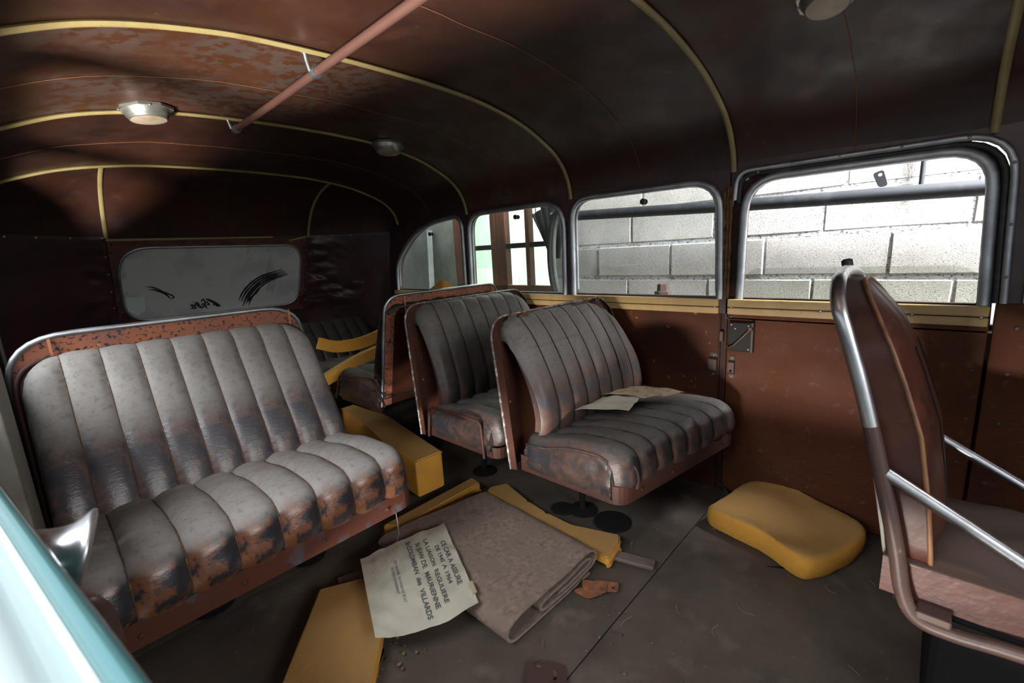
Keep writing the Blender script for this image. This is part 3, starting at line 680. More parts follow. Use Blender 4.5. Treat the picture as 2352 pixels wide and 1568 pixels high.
def make_bench(name, label, D, group):
    """D: x0,x1 extents; s = -1 faces the front of the bus, +1 faces the rear; yc crease; yf0/yf1 front at x0/x1; yt,zt back top; n pleats"""
    s = D['s']; x0, x1 = D['x0'], D['x1']; yc = D['yc']; zr = D.get('zr', .30); zc = D.get('zc', .455); zt = D['zt']; yt = D['yt']
    root = thing(name, ((x0 + x1) / 2, yc, 0), label, 'bench seat', group)
    yf = lambda x: D['yf0'] + (D['yf1'] - D['yf0']) * (x - x0) / (x1 - x0)
    zdrop = D.get('zdrop', 0)
    # ---- cushion
    bul = D.get('bul', .014); crown = D.get('crown', .03)
    rc = D.get('rc', .05)
    def seatprof(x):
        u = (x - x0) / (x1 - x0); f = yf(x); L = abs(f - yc)
        cr = D.get('cr', .06); e = max(0, 1 - min(x - x0, x1 - x) / cr); inset_ = cr * .55 * (1 - math.sqrt(max(0, 1 - e * e)))
        f = f - s * inset_; zd = zdrop * u
        ztop = zc - .3 * inset_
        pts = [(yc - s * .045, ztop - .035), (yc - s * .02, ztop - .008), (yc + s * .05, ztop), (yc + s * L * .45, ztop + crown * .8), (yc + s * (L - .10), ztop + crown), (f - s * .042, ztop + crown * .82), (f - s * .010, ztop + crown * .15), (f - s * .001, ztop - .028), (f + s * .003, ztop - .06), (f - s * .006, zr + .052)]
        pts = [(a, b - zd) for a, b in pts]
        pts = smooth_path(pts, 3)
        return pts if s > 0 else pts
    cu = None
    bm = bm_new(); add_grid_core = None
    # core of the cushion (sides and underside)
    N = 10; topc = []; botc = []
    for i in range(N + 1):
        x = x0 + .003 + (x1 - x0 - .006) * i / N; P = seatprof(x)
        topc.append([Vector((x, p[0] - s * (.012 if j > len(P) * .6 else 0), p[1] - .016)) for j, p in enumerate(P)])
        botc.append([Vector((x, p[0] - s * (.012 if j > len(P) * .6 else 0), zr + .035)) for j, p in enumerate(P)])
    add_slab(bm, topc, botc); cu = obj('seat_cushion', bm, D.get('smat', 'seat'), root, smooth=False)
    nP = D['ns']; flip = (s > 0)
    for k in range(nP):
        a = x0 + (x1 - x0) * k / nP; b = x0 + (x1 - x0) * (k + 1) / nP
        pf = (lambda x: seatprof(x)[::-1]) if s < 0 else seatprof
        bm = bm_new(); add_pleat(bm, pf, a + .0005, b - .0005, bul, .022, 8, k == 0, k == nP - 1, k * 3.1 + x0, D.get('wrk', .004), .042)
        obj('pleat', bm, D.get('smat', 'seat'), cu, smooth=True)
        if 0 < k and D.get('cordmat'):
            P = seatprof(a); bm = bm_new(); add_tube(bm, [Vector((a + .0015 * nz((j, k, 0), 2.3), p[0] + s * .001, p[1] + .0015)) for j, p in enumerate(P[4:])], .0015, 5); obj('seam_stitching', bm, D['cordmat'], cu)
    # ---- leather side of the cushion on the aisle, gathered down to the rail
    sd = D.get('side')
    if sd:
        xs_ = x0 if sd < 0 else x1; P = seatprof(xs_)
        rows = []
        for j, p in enumerate(P):
            r = []
            for k in range(9):
                q = k / 8; zt0 = p[1] - .012; z = zt0 + (zr + .012 - zt0) * q; f_ = min(1, j / 3, (len(P) - 1 - j) / 2)
                wv = D.get('wrk', .004) * 1.3 * (nz((p[0] * 26 + q * 2.5, q * 1.2, xs_ * 7), 1.5) + .6 * nz((p[0] * 55 - q * 3, q, 3), 1.2)) * math.sin(PI * min(1, q * 1.05))
                r.append(Vector((xs_ + sd * (-.012 + .020 * math.sin(PI * (.12 + .70 * q)) * (.3 + .7 * f_) + wv), p[0] - s * .006 * (j > len(P) * .7), z)))
            rows.append(r)
        bm = bm_new(); add_slab(bm, rows, [[Vector((xs_ - sd * .02, p.y, p.z)) for p in r] for r in rows]); obj('cushion_side', bm, D.get('smat', 'seat'), cu, smooth=True)
    # ---- backrest
    tb = D.get('tb', .035); RC = D.get('RC', .13)
    rx0, rx1 = x0, x1; x0, x1 = x0 + D.get('bi', 0), D.get('bx1', x1 - D.get('bi', 0) * .5); RCr = D.get('RCr', RC)
    def ztop_at(x):
        R_ = RC if x - x0 < x1 - x else RCr
        e = max(0, 1 - min(x - x0, x1 - x) / R_); return zt - R_ * .8 * (1 - math.sqrt(max(0, 1 - e * e)))
    belly = D.get('belly', .03)
    def backprof(x):
        zt_ = ztop_at(x); zb = zc - .02; zdl = zdrop * .4 * (x - x0) / (x1 - x0)
        k = (zt_ - zb); ytt = yc + (yt - yc) * (zt_ - zb) / (zt - zb)
        y_ = lambda t: yc + (ytt - yc) * t
        pts = [(y_(0) - s * .012, zb - .025), (y_(.02) + s * belly * .35, zb), (y_(.2) + s * belly, zb + k * .2), (y_(.5) + s * belly * D.get('bm', .8), zb + k * .5), (y_(.8) + s * belly * D.get('bt', .4), zb + k * .8), (y_(.93) + s * .004, zb + k * .945), (y_(.985) - s * .012, zb + k * .99), (y_(1) - s * .032, zb + k), (y_(1) - s * .055, zb + k * .985)]
        return [(a, b - zdl) for a, b in smooth_path(pts, 3)]
    bk_ = bm_new(); N = 14; f_ = []; r_ = []
    for i in range(N + 1):
        x = x0 + .014 + (x1 - x0 - .028) * i / N; P = backprof(x)
        f_.append([Vector((x, p[0] - s * .016, p[1] - .012)) for p in P]); r_.append([Vector((x, p[0] - s * (.016 + tb * (1.4 - j / len(P))), p[1] - .014)) for j, p in enumerate(P)])
    add_slab(bk_, f_, r_); bkr = obj('backrest', bk_, D.get('bmat', 'seatback'), root, smooth=False)
    nB = D['nb']
    for k in range(nB):
        a = x0 + (x1 - x0) * k / nB; b = x0 + (x1 - x0) * (k + 1) / nB
        pf = backprof if s < 0 else (lambda x: backprof(x)[::-1])
        bm = bm_new(); add_pleat(bm, pf, a + .0005, b - .0005, D.get('bbul', .012), .022, 8, k == 0, k == nB - 1, k * 2.3 + x1, D.get('wrk', .004) * .7, .034, fade=(s < 0))
        obj('pleat', bm, D.get('bmat', 'seatback'), bkr, smooth=True)
        if 0 < k and D.get('cordmat'):
            P = backprof(a); bm = bm_new(); add_tube(bm, [Vector((a + .0015 * nz((j, k, 4), 2.3), p[0] + s * .002, p[1])) for j, p in enumerate(P[2:-3])], .0015, 5); obj('seam_stitching', bm, D['cordmat'], bkr)
    x0, x1 = rx0, rx1
    # ---- frame rail
    rt = D.get('rt', .062)
    bm = bm_new()
    yb = yc - s * .06
    cr = .05
    path = [(x0, yb), (x0, yf(x0)), (x1, yf(x1)), (x1, yb)]
    path = round_poly(path, [0, cr, cr, 0], 5, closed=False)
    def rz(x): return zr - zdrop * (x - x0) / (x1 - x0)
    o_ = [[Vector((p[0], p[1], rz(p[0]) + z)) for p in path] for z in (0, rt)]
    cxm = (x0 + x1) / 2; cym = (yb + yf(cxm)) / 2
    i_ = [[Vector((q.x + (cxm - q.x) * .012, q.y + (cym - q.y) * .02, q.z)) for q in r] for r in o_]
    add_slab(bm, o_, i_); rl = obj('frame_rail', bm, D.get('rmat', 'raildark'), root)
    for k in range(4):
        x = x0 + .1 + (x1 - x0 - .2) * k / 3
        screw(rl, (x, yf(x) + s * .001, rz(x) + rt * .45), (0, s, 0), .006, D.get('rmat', 'raildark'), 'rivet')
    # ---- legs with round feet
    for (x, y) in D.get('legs') or [(x0 + .30, yc - s * .04), (x1 - .2, yc - s * .04)]:
        if True:
            bm = bm_new(); add_tube(bm, [(x, y, .004), (x, y, zr + .05)], .014, 8); add_lathe(bm, [(.062, 0), (.062, .004), (.018, .01)], (x, y, 0), (0, 0, 1), 14); obj('leg', bm, 'dark', root)
    # ---- metal shell of the backrest
    sh = D.get('shell')
    if sh:
        smt = sh['mat']; sb = sh['zb']; st_ = sh['zt']; yb_, yt_ = sh['yb'], sh['yt']; RS_ = sh.get('R', .10); X0, X1 = sh.get('x0', x0 - .012), sh.get('x1', x1 + .012)
        out = round_poly([(X0, sb), (X0 + sh.get('tl', 0), st_ - sh.get('ld', 0)), (X1 - sh.get('tr', 0), st_), (X1, sb)], [0, RS_, RS_, 0], 8, closed=False)
        yy = lambda z: yb_ + (yt_ - yb_) * ((z - sb) / (st_ - sb)) ** sh.get('pw', 1.0)
        bm = bm_new(); add_prism(bm, out, lambda a, b, t: Vector((a, yy(b) + t, b)), .003 * -s); shl = obj('shell_plate', bm, sh.get('pmat', smt), root)
        bm = bm_new(); add_tube(bm, [Vector((p[0], yy(p[1]), p[1])) for p in out], sh.get('rr', .007), 8); obj('shell_rim', bm, sh.get('rim', 'alu'), shl, smooth=True)
        if sh.get('flange'):
            # side and top flange folded forward round the cushion
            n = len(out); A = []; B = []
            for p in out:
                dpt = sh['flange'] * min(1, max(.12, (st_ + .02 - p[1]) / .22)) * min(1, .35 + (p[1] - sb) / .12 * .65)
                A.append(Vector((p[0], yy(p[1]), p[1]))); B.append(Vector((p[0] + (.006 if p[0] < cxm else -.006), yy(p[1]) + s * dpt, p[1] - (.004 if p[1] > st_ - .05 else 0))))
            bm = bm_new(); ii = [Vector((q.x + (.003 if q.x < cxm else -.003), q.y, q.z - .002)) for q in A]; jj = [Vector((q.x + (.003 if q.x < cxm else -.003), q.y, q.z - .002)) for q in B]
            add_slab(bm, [A, B], [ii, jj]); obj('shell_flange', bm, smt, shl, smooth=True)
        if sh.get('band'):
            inn = [Vector((CXm + (p[0] - CXm) * (1 - 2 * sh['band'] / (X1 - X0)), sb + (p[1] - sb) * (1 - sh['band'] / (st_ - sb)))) for CXm in ((X0 + X1) / 2,) for p in out]
            bm = bm_new(); fr = [[Vector((p[0], yy(p[1]) + s * -.004, p[1])) for p in out], [Vector((p[0], yy(p[1]) + s * -.004, p[1])) for p in inn]]
            bk2 = [[q + Vector((0, s * .003, 0)) for q in r] for r in fr]
            add_slab(bm, fr, bk2); obj('border_band', bm, smt, shl)
            for xx in (X0 + .105, X1 - .06):
                bm = bm_new(); add_box(bm, (xx - .004, yy(st_) + s * -.008, st_ - .10), (xx + .004, yy(st_) + s * -.003, st_ - .012), .001); obj('band_joint', bm, smt, shl)
    for (x, y, r) in D.get('discs', ()):
        bm = bm_new(); add_lathe(bm, [(r, 0), (r, .003), (r * .9, .005), (.012, .007)], (x, y, .002), (0, 0, 1), 20); obj('foot_disc', bm, 'dark', root)
    for arm in D.get('arms', ()):
        bm = bm_new(); add_tube(bm, [Vector(p) for p in round_poly_3d(arm, .03)], .0065, 8); obj('arm_rod', bm, 'raildark', root, smooth=True)
    return root
def round_poly_3d(pts, r, n=4):
    P = [Vector(p) for p in pts]; out = [P[0]]
    for i in range(1, len(P) - 1):
        a = (P[i - 1] - P[i]); b = (P[i + 1] - P[i]); t = min(r, a.length * .45, b.length * .45)
        s_ = P[i] + a.normalized() * t; e = P[i] + b.normalized() * t
        for k in range(n + 1): u = k / n; out.append((1 - u) ** 2 * s_ + 2 * u * (1 - u) * P[i] + u * u * e)
    out.append(P[-1]); return out

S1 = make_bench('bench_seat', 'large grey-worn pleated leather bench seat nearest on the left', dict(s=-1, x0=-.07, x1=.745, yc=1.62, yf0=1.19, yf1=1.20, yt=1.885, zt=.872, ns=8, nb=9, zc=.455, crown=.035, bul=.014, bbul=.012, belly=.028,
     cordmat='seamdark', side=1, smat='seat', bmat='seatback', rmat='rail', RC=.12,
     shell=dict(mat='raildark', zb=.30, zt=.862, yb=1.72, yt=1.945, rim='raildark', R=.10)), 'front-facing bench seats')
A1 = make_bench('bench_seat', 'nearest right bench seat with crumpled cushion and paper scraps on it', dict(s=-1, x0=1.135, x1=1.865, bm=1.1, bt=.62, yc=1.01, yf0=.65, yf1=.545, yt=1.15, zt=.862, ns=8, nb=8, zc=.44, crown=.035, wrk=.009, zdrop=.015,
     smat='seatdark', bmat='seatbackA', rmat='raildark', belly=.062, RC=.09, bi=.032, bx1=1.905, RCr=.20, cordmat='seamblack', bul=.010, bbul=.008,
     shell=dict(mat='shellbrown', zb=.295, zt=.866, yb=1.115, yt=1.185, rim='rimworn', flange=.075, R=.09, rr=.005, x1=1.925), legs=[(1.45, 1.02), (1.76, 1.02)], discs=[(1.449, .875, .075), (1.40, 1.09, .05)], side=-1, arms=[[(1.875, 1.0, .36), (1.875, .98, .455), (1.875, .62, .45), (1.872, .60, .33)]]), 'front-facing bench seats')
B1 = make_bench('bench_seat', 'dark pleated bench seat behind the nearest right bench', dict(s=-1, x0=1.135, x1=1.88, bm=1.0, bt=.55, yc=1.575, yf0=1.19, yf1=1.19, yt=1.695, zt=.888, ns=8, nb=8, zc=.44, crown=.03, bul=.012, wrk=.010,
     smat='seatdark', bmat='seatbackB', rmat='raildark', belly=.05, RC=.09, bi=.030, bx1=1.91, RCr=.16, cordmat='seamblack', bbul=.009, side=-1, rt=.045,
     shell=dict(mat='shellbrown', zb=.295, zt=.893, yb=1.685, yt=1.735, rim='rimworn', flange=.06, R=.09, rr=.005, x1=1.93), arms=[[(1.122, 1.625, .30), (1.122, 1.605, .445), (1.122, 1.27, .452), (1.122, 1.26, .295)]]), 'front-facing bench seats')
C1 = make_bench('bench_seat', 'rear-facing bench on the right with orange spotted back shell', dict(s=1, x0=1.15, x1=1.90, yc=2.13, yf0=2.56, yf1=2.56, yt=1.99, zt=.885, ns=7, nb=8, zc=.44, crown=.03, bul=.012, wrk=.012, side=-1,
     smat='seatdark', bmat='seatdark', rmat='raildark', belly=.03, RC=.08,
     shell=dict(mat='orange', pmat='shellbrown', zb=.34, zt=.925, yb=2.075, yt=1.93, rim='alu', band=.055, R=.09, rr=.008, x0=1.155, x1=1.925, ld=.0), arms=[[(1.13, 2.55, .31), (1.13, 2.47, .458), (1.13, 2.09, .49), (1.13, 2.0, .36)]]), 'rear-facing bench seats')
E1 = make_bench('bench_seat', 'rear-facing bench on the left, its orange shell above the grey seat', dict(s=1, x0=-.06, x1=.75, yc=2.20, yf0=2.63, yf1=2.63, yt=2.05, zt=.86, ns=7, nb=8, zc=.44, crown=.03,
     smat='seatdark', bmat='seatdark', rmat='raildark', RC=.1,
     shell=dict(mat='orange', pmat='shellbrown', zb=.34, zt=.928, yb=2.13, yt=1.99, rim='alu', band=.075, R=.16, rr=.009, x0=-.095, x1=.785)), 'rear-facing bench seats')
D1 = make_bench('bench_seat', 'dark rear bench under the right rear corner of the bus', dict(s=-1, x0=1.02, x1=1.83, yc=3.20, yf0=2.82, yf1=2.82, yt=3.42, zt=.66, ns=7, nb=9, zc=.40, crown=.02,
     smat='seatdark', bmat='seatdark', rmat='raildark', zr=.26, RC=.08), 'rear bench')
# strap loop at the outer end of the left bench
bm = bm_new(); add_tube(bm, catmull([(-.045, 1.168, .46), (-.03, 1.150, .478), (-.012, 1.152, .452), (-.006, 1.165, .40), (-.004, 1.175, .34)], 5), .010, 8, flat=.004, upref=(0, -1, 0)); obj('grip_strap', bm, 'bracket', S1, smooth=True)
# torn flaps on the nearest right bench: gathered corner and shell
bm = bm_new()
add_tube(bm, catmull([(1.17, .655, .44), (1.19, .635, .42), (1.20, .628, .38), (1.195, .632, .345)], 5), [.004] * 16, 6); obj('corner_fold', bm, 'seatdark', A1, smooth=True)

for k, (x, w_, h_) in enumerate(((1.20, .03, .018), (1.27, .05, .012), (1.62, .06, .016), (1.69, .035, .02), (1.79, .03, .022))):
    bm = bm_new(); rows = [[Vector((x + w_ * (i / 6 - .5), 1.128 + .018 * j / 3 + .004 * nz((i, j, k), .7), .872 + h_ * math.sin(PI * j / 3) * (.4 + .6 * abs(nz((i * .8, k, 0), 1.1))) - .004 * j)) for j in range(4)] for i in range(7)]
    add_slab(bm, rows, [[p - Vector((0, 0, .003)) for p in r] for r in rows]); obj('torn_edge', bm, 'trimraw' if k % 2 else 'wood', A1)
# ------------------------------------------------------------------ paper scraps on the nearest right bench
def flap(name, pts, mat, label, cat, curl=.01, group=None):
    """bent sheet from a quad of 3D corners"""
    a, b, c, d_ = [Vector(p) for p in pts]; bm = bm_new(); N = 10; top = []
    for i in range(N + 1):
        r = []
        for j in range(N + 1):
            u, v = i / N, j / N; p = (a * (1 - u) + b * u) * (1 - v) + (d_ * (1 - u) + c * u) * v
            p = p + Vector((0, 0, curl * (math.sin(PI * u) * .6 + .8 * nz((u * 2, v * 2, a.x * 9), 1.4))))
            r.append(p)
        top.append(r)
    add_slab(bm, top, [[p - Vector((0, 0, .0015)) for p in r] for r in top]); return obj(name, bm, mat, None, label, cat, group, smooth=True)
flap('paper_scrap', [(1.335, .965, .497), (1.435, .79, .503), (1.56, .815, .508), (1.53, .96, .497)], 'paper', 'grey folded paper scrap lying on the near right bench', 'paper', .012, 'paper scraps on the bench')
flap('paper_scrap', [(1.53, .97, .503), (1.57, .80, .511), (1.72, .70, .512), (1.70, .93, .504)], 'kraft', 'torn brown paper scrap with frayed fibres on the near right bench', 'paper', .012, 'paper scraps on the bench')

# ------------------------------------------------------------------ tubular chair
ch = thing('chair', (1.34, -.05, 0), 'red-brown leather chair with tubular steel frame and slanting arms', 'chair')
xn, xf = 1.13, 1.55
def hoop(x): pass
near = [(xn, -.42, .335), (xn, -.182, .318), (xn, -.09, .306), (xn, -.035, .312), (xn, -.008, .36), (xn, .012, .463), (xn, .048, .615), (xn, .067, .69), (xn, .096, .80), (xn, .128, .905), (xn + .012, .145, .955), (xn + .06, .155, .993), (1.27, .160, 1.008), (1.34, .161, 1.012)]
pathh = catmull(near, 5); mir = [Vector((2 * 1.34 - p.x, p.y, p.z)) for p in pathh[::-1]][1:]
full = pathh + mir
cut = next(i for i, p in enumerate(pathh) if p.z > .70)
bm = bm_new(); add_tube(bm, full[cut:len(full) - cut], .0145, 12); obj('back_hoop', bm, 'chrome', ch, smooth=True, label='bare chrome hoop of the chair back')
bm = bm_new(); add_tube(bm, full[:cut + 1], .0147, 12); obj('side_tube', bm, 'bracket', ch, smooth=True)
bm = bm_new(); add_tube(bm, full[len(full) - cut - 1:], .0147, 12); obj('side_tube', bm, 'bracket', ch, smooth=True)
bm = bm_new(); add_tube(bm, [(xn, -.42, .335), (xn, -.44, .34), (xn + .02, -.455, .342), (1.34, -.455, .342), (xf - .02, -.455, .342), (xf, -.44, .34), (xf, -.42, .335)], .0145, 10); obj('front_tube', bm, 'bracket', ch, smooth=True)
for x in (xn, xf):
    bm = bm_new(); add_tube(bm, [(x, .040, .615), (x, -.162, .500), (x, -.36, .385), (x, -.43, .345)], .0125, 12); obj('arm_tube', bm, 'chrome', ch, smooth=True)
bm = bm_new(); add_lathe(bm, [(.010, 0), (.012, .004), (.012, .02), (.007, .024)], (1.40, .165, 1.015), (0, .2, 1), 12); obj('tube_plug', bm, 'rubber', ch, smooth=True)
# back pad: tombstone shape, bulging front, piping round the front edge
bx0, bx1 = 1.160, 1.520
def padfront(z): # y of the piping
    pts = [(.395, -.045), (.45, -.040), (.55, -.028), (.693, -.004), (.80, .030), (.867, .055), (.94, .09), (.994, .122)]
    for (a, ya), (b, yb) in zip(pts, pts[1:]):
        if z <= b: return ya + (yb - ya) * max(0, (z - a) / (b - a))
    return pts[-1][1]
def padback(z):
    pts = [(.395, .02), (.463, .030), (.615, .058), (.80, .108), (.905, .138), (.994, .155)]
    for (a, ya), (b, yb) in zip(pts, pts[1:]):
        if z <= b: return ya + (yb - ya) * max(0, (z - a) / (b - a))
    return pts[-1][1]
def padhalf(z):
    hw = (bx1 - bx0) / 2; R = .16
    if z > .994 - R: q = (z - (.994 - R)) / R; return hw * math.sqrt(max(0, 1 - q * q * .93)) 
    if z < .44: q = (.44 - z) / .05; return hw - .03 * q * q
    return hw
zs = [.395 + (.994 - .395) * i / 30 for i in range(31)]
bm = bm_new(); top = []; bot = []
for z in zs:
    h = padhalf(z); rt = []; rb = []
    for j in range(17):
        u = j / 16 * 2 - 1; x = 1.34 + h * u; ed = (1 - abs(u) ** 2.2)
        ze = min(1, (z - .395) / .08, (.994 - z) / .08)
        bulg = .030 * ed * (.25 + .75 * ze) + .005 * nz((x * 5, z * 4, 3), 2)
        if abs(u) < .5 and abs(abs(u) - .25) < .06: bulg -= .004 * ed
        rt.append(Vector((x, padfront(z) - bulg, z))); rb.append(Vector((x, padback(z), z)))
    top.append(rt); bot.append(rb)
a_ = bm; 
add_slab(bm, top, bot); pad = obj('back_pad', bm, 'chairleather', ch, smooth=False); autosmooth(pad, 50)
loop = [Vector((1.34 - padhalf(z), padfront(z) - .002, z)) for z in zs] + [Vector((1.34 + padhalf(zs[-1]) * (1 - 2 * k / 6), padfront(zs[-1]) - .003, zs[-1] + .002)) for k in range(1, 6)][::-1] + [Vector((1.34 + padhalf(z), padfront(z) - .002, z)) for z in zs[::-1]]
loop = [Vector((1.34 - padhalf(z), padfront(z) - .002, z)) for z in zs] + [Vector((1.34 - padhalf(zs[-1]) + 2 * padhalf(zs[-1]) * k / 6, padfront(zs[-1]) - .003, zs[-1] + .002)) for k in range(1, 6)] + [Vector((1.34 + padhalf(z), padfront(z) - .002, z)) for z in zs[::-1]]
bm = bm_new(); add_tube(bm, loop, .0046, 8); obj('piping', bm, 'tanpiping', pad, smooth=True, label='tan worn piping')
for xx in (1.28, 1.40):
    bm = bm_new(); add_tube(bm, [Vector((xx, padfront(z) - .027 - .002, z)) for z in zs[4:24]], .0014, 5); obj('seam', bm, 'dark', pad)
# seat cushion with wrinkled top
def seat_blob(x0, x1, y0, y1, z0, z1, wr_):
    bm = bm_new(); top = []; bot = []; N = 22
    for i in range(N + 1):
        rt = []; rb = []
        for j in range(N + 1):
            u, v = i / N * 2 - 1, j / N * 2 - 1; x = (x0 + x1) / 2 + (x1 - x0) / 2 * u; y = (y0 + y1) / 2 + (y1 - y0) / 2 * v
            e = max(abs(u), abs(v)); z = z1 - .012 * max(0, (e - .86) / .14) ** 2 + .018 * (1 - u * u) * (1 - v * v)
            wv = math.sin(x * 55 + 3 * nz((x, y, 2), 6)); z += wr_ * (1 - e ** 3) * (nz((x * 2.2, y * 2.2, 1), 4.5) + .4 * abs(nz((x * 4, y * 3, 9), 5)))
            rt.append(Vector((x, y, z))); rb.append(Vector((x, y, z0)))
        top.append(rt); bot.append(rb)
    add_slab(bm, top, bot); return bm
autosmooth(obj('seat_cushion', seat_blob(1.155, 1.525, -.43, .03, .332, .425, .020), 'chairleather', ch), 45)
bm = bm_new(); lp_ = [Vector((1.153, .03 - .46 * i / 20, .4155)) for i in range(21)]; add_tube(bm, lp_, .004, 6); obj('seat_piping', bm, 'chairleather', ch, smooth=True)
bm = bm_new(); add_box(bm, (1.165, -.42, .305), (1.515, .01, .338), .01); obj('seat_pan', bm, 'dark', ch)
bm = bm_new(); add_box(bm, (1.20, -.40, 0), (1.50, -.06, .30), .015); obj('pedestal', bm, 'dark', ch)
bm = bm_new(); add_box(bm, (1.118, -.085, .318), (1.165, -.03, .336), .004); obj('seat_bracket', bm, 'bracket', ch)
# worn cream backing behind the pad
bm = bm_new(); add_slab(bm, [[Vector((1.34 + u * padhalf(z) * .97, padback(z) + .003, z)) for u in (-1, 0, 1)] for z in zs], [[Vector((1.34 + u * padhalf(z) * .97, padback(z) + .009, z)) for u in (-1, 0, 1)] for z in zs]); obj('back_board', bm, 'jamb', ch, smooth=True)

# ------------------------------------------------------------------ ceiling lamps
def lamp(loc, axis, r, label, ang=0):
    root = thing('ceiling_lamp', loc, label, 'ceiling lamp', 'round ceiling lamps')
    ax = Vector(axis).normalized(); o = Vector(loc)
    q = Vector((0, 1, 0)); e1 = (q - ax * q.dot(ax)).normalized(); e2 = ax.cross(e1)
    # base plate: square with cut corners
    bm = bm_new(); R0 = r * 1.32; oc = []
    for k in range(8):
        a = PI / 4 * k + PI / 8 + ang; rr = R0 * (1.0 if k % 2 else 1.0); oc.append((math.cos(a) * rr, math.sin(a) * rr))
    add_prism(bm, oc, lambda a, b, t: o + e1 * a + e2 * b + ax * t, r * .14); bp = obj('base_plate', bm, 'lampmetal', root)
    bm = bm_new(); add_lathe(bm, [(r * 1.18, 0), (r * 1.16, r * .16), (r * 1.02, r * .34), (r * 1.0, r * .42), (r * .93, r * .46), (r * .91, r * .56), (r * .84, r * .6)], o, ax, 28); obj('housing', bm, 'lampmetal', root, smooth=True)
    bm = bm_new(); add_lathe(bm, [(r * .84, r * .56), (r * .84, r * .615), (r * .6, r * .66), (r * .2, r * .675)], o, ax, 28); obj('glass_cover', bm, 'lampglass', root, smooth=True)
    for k in (0, 2, 4, 6):
        a = PI / 4 * k + ang; screw(bp, o + e1 * math.cos(a) * r * 1.22 + e2 * math.sin(a) * r * 1.22 + ax * r * .13, ax, .004)
    return root
def roof_at(x, y): p = prof_x(x); return roofpt(p, y, 0)
lamp(roof_at(.405, 2.17), (.10, -.05, -1), .066, 'round ceiling lamp on the left of the rear piping')
lamp(roof_at(1.415, 2.17), (-.12, -.05, -1), .066, 'round ceiling lamp on the right near the rear windows')
lamp(roof_at(1.470, .262) , (-.28, -.02, -1), .052, 'round ceiling lamp at the top right above the door')

# ------------------------------------------------------------------ handrail under the roof
hr = thing('handrail', (.70, 1.4, 1.66), 'pink-brown painted handrail pipe hung under the roof', 'handrail')
bm = bm_new(); add_tube(bm, [(.708, 2.215, 1.668), (.706, 1.8, 1.664), (.700, 1.4, 1.660), (.695, .9, 1.656), (.69, .0, 1.652), (.69, -.7, 1.65)], .0125, 12); obj('rail_pipe', bm, 'pinkpipe', hr, smooth=True)
for y, z, xx in ((2.20, 1.668, .708), (1.415, 1.660, .700), (.62, 1.655, .694)):
    zt_ = roof_at(xx, y).z
    bm = bm_new(); add_tube(bm, [(xx, y - .014, z), (xx, y + .014, z)], .0165, 12); add_tube(bm, [(xx - .018, y, z - .002), (xx - .024, y, z + .02), (xx - .028, y, zt_ - .006), (xx - .05, y, zt_ + .002)], [.007, .0065, .007, .008], 8)
    obj('bracket', bm, 'alu', hr, smooth=True)

# ------------------------------------------------------------------ yellow foam
def foam_poly(name, poly, zfun, th, label, seed=0, rad=.012, mat='foam', group='yellow foam pieces', bev=.006, n_sub=3):
    bm = bm_new(); P = round_poly([Vector(p) for p in poly], rad, 3)
    def f(a, b, t): return Vector((a, b, zfun(a, b) + t))
    add_prism(bm, P, f, th)
    bmesh.ops.bevel(bm, geom=[e for e in bm.edges if e.calc_face_angle(0) > .8], offset=bev, segments=2, affect='EDGES')
    return obj(name, bm, mat, None, label, 'foam', group)
def foam_soft(name, poly, zfun, th, label, seed, edge=.03, group='yellow foam pieces'):
    """rounded foam cushion from an outline: concentric rings"""
    P = catmull([Vector((a, b, 0)) for a, b in poly], 4, closed=True); c = sum(P, Vector()) / len(P)
    bm = bm_new(); rings = []
    lay = [(1.0 - .04, 0), (1.0, .15), (1.012, .5), (1.0, .82), (.955, .97), (.90, 1.0), (.7, 1.0), (.5, 1.0), (.3, 1.0), (.1, 1.0)]
    for k, h in lay:
        ring = []
        for p in P:
            q = c + (p - c) * k * (1 + .035 * nz((p.x * 9, p.y * 9, seed), 2.1))
            ring.append(bm.verts.new((q.x, q.y, zfun(q.x, q.y) + th * h + (.011 * nz((q.x * 4, q.y * 4, seed), 2) if k < .95 else .003 * nz((q.x * 8, q.y * 8, seed + h), 3)))))
        rings.append(ring)
    for A, B in zip(rings, rings[1:]):
        for i in range(len(A)): bm.faces.new((A[i], A[(i + 1) % len(A)], B[(i + 1) % len(B)], B[i]))
    bm.faces.new(rings[0][::-1]); bm.faces.new(rings[-1])
    return obj(name, bm, 'foam', None, label, 'foam', group, smooth=True)
foam_soft('foam_cushion', [(1.665, .575), (1.76, .555), (1.90, .50), (1.93, .44), (1.925, .32), (1.885, .20), (1.835, .100), (1.735, .118), (1.60, .178), (1.545, .225), (1.575, .30), (1.612, .36), (1.635, .47)],
          lambda x, y: max(0, .0 + .20 * (x - 1.72)) if x > 1.72 else 0, .082, 'thick yellow foam cushion lying on the floor by the right door', 5)
foam_poly('foam_block', [(1.045, 1.640), (1.190, 1.632), (1.30, 2.30), (1.285, 2.66), (1.20, 2.66), (1.13, 2.2), (1.075, 1.95)], lambda x, y: .02, .18, 'long upright yellow foam block in the aisle beside the left bench')
foam_poly('foam_strip', [(.80, 1.545), (1.292, 1.550), (1.281, 1.480), (.84, 1.478)], lambda x, y: .004, .045, 'flat yellow foam strip sticking out behind the folded carpet')
foam_poly('foam_sheet', [(1.262, 1.415), (1.29, 1.425), (1.365, 1.385), (1.305, 1.206), (1.285, 1.087), (1.288, .953), (1.345, .780), (1.304, .756), (1.198, .742), (1.205, .90), (1.228, 1.15)], lambda x, y: .008, .034, 'thin yellow foam sheet with a curved edge under the carpet')
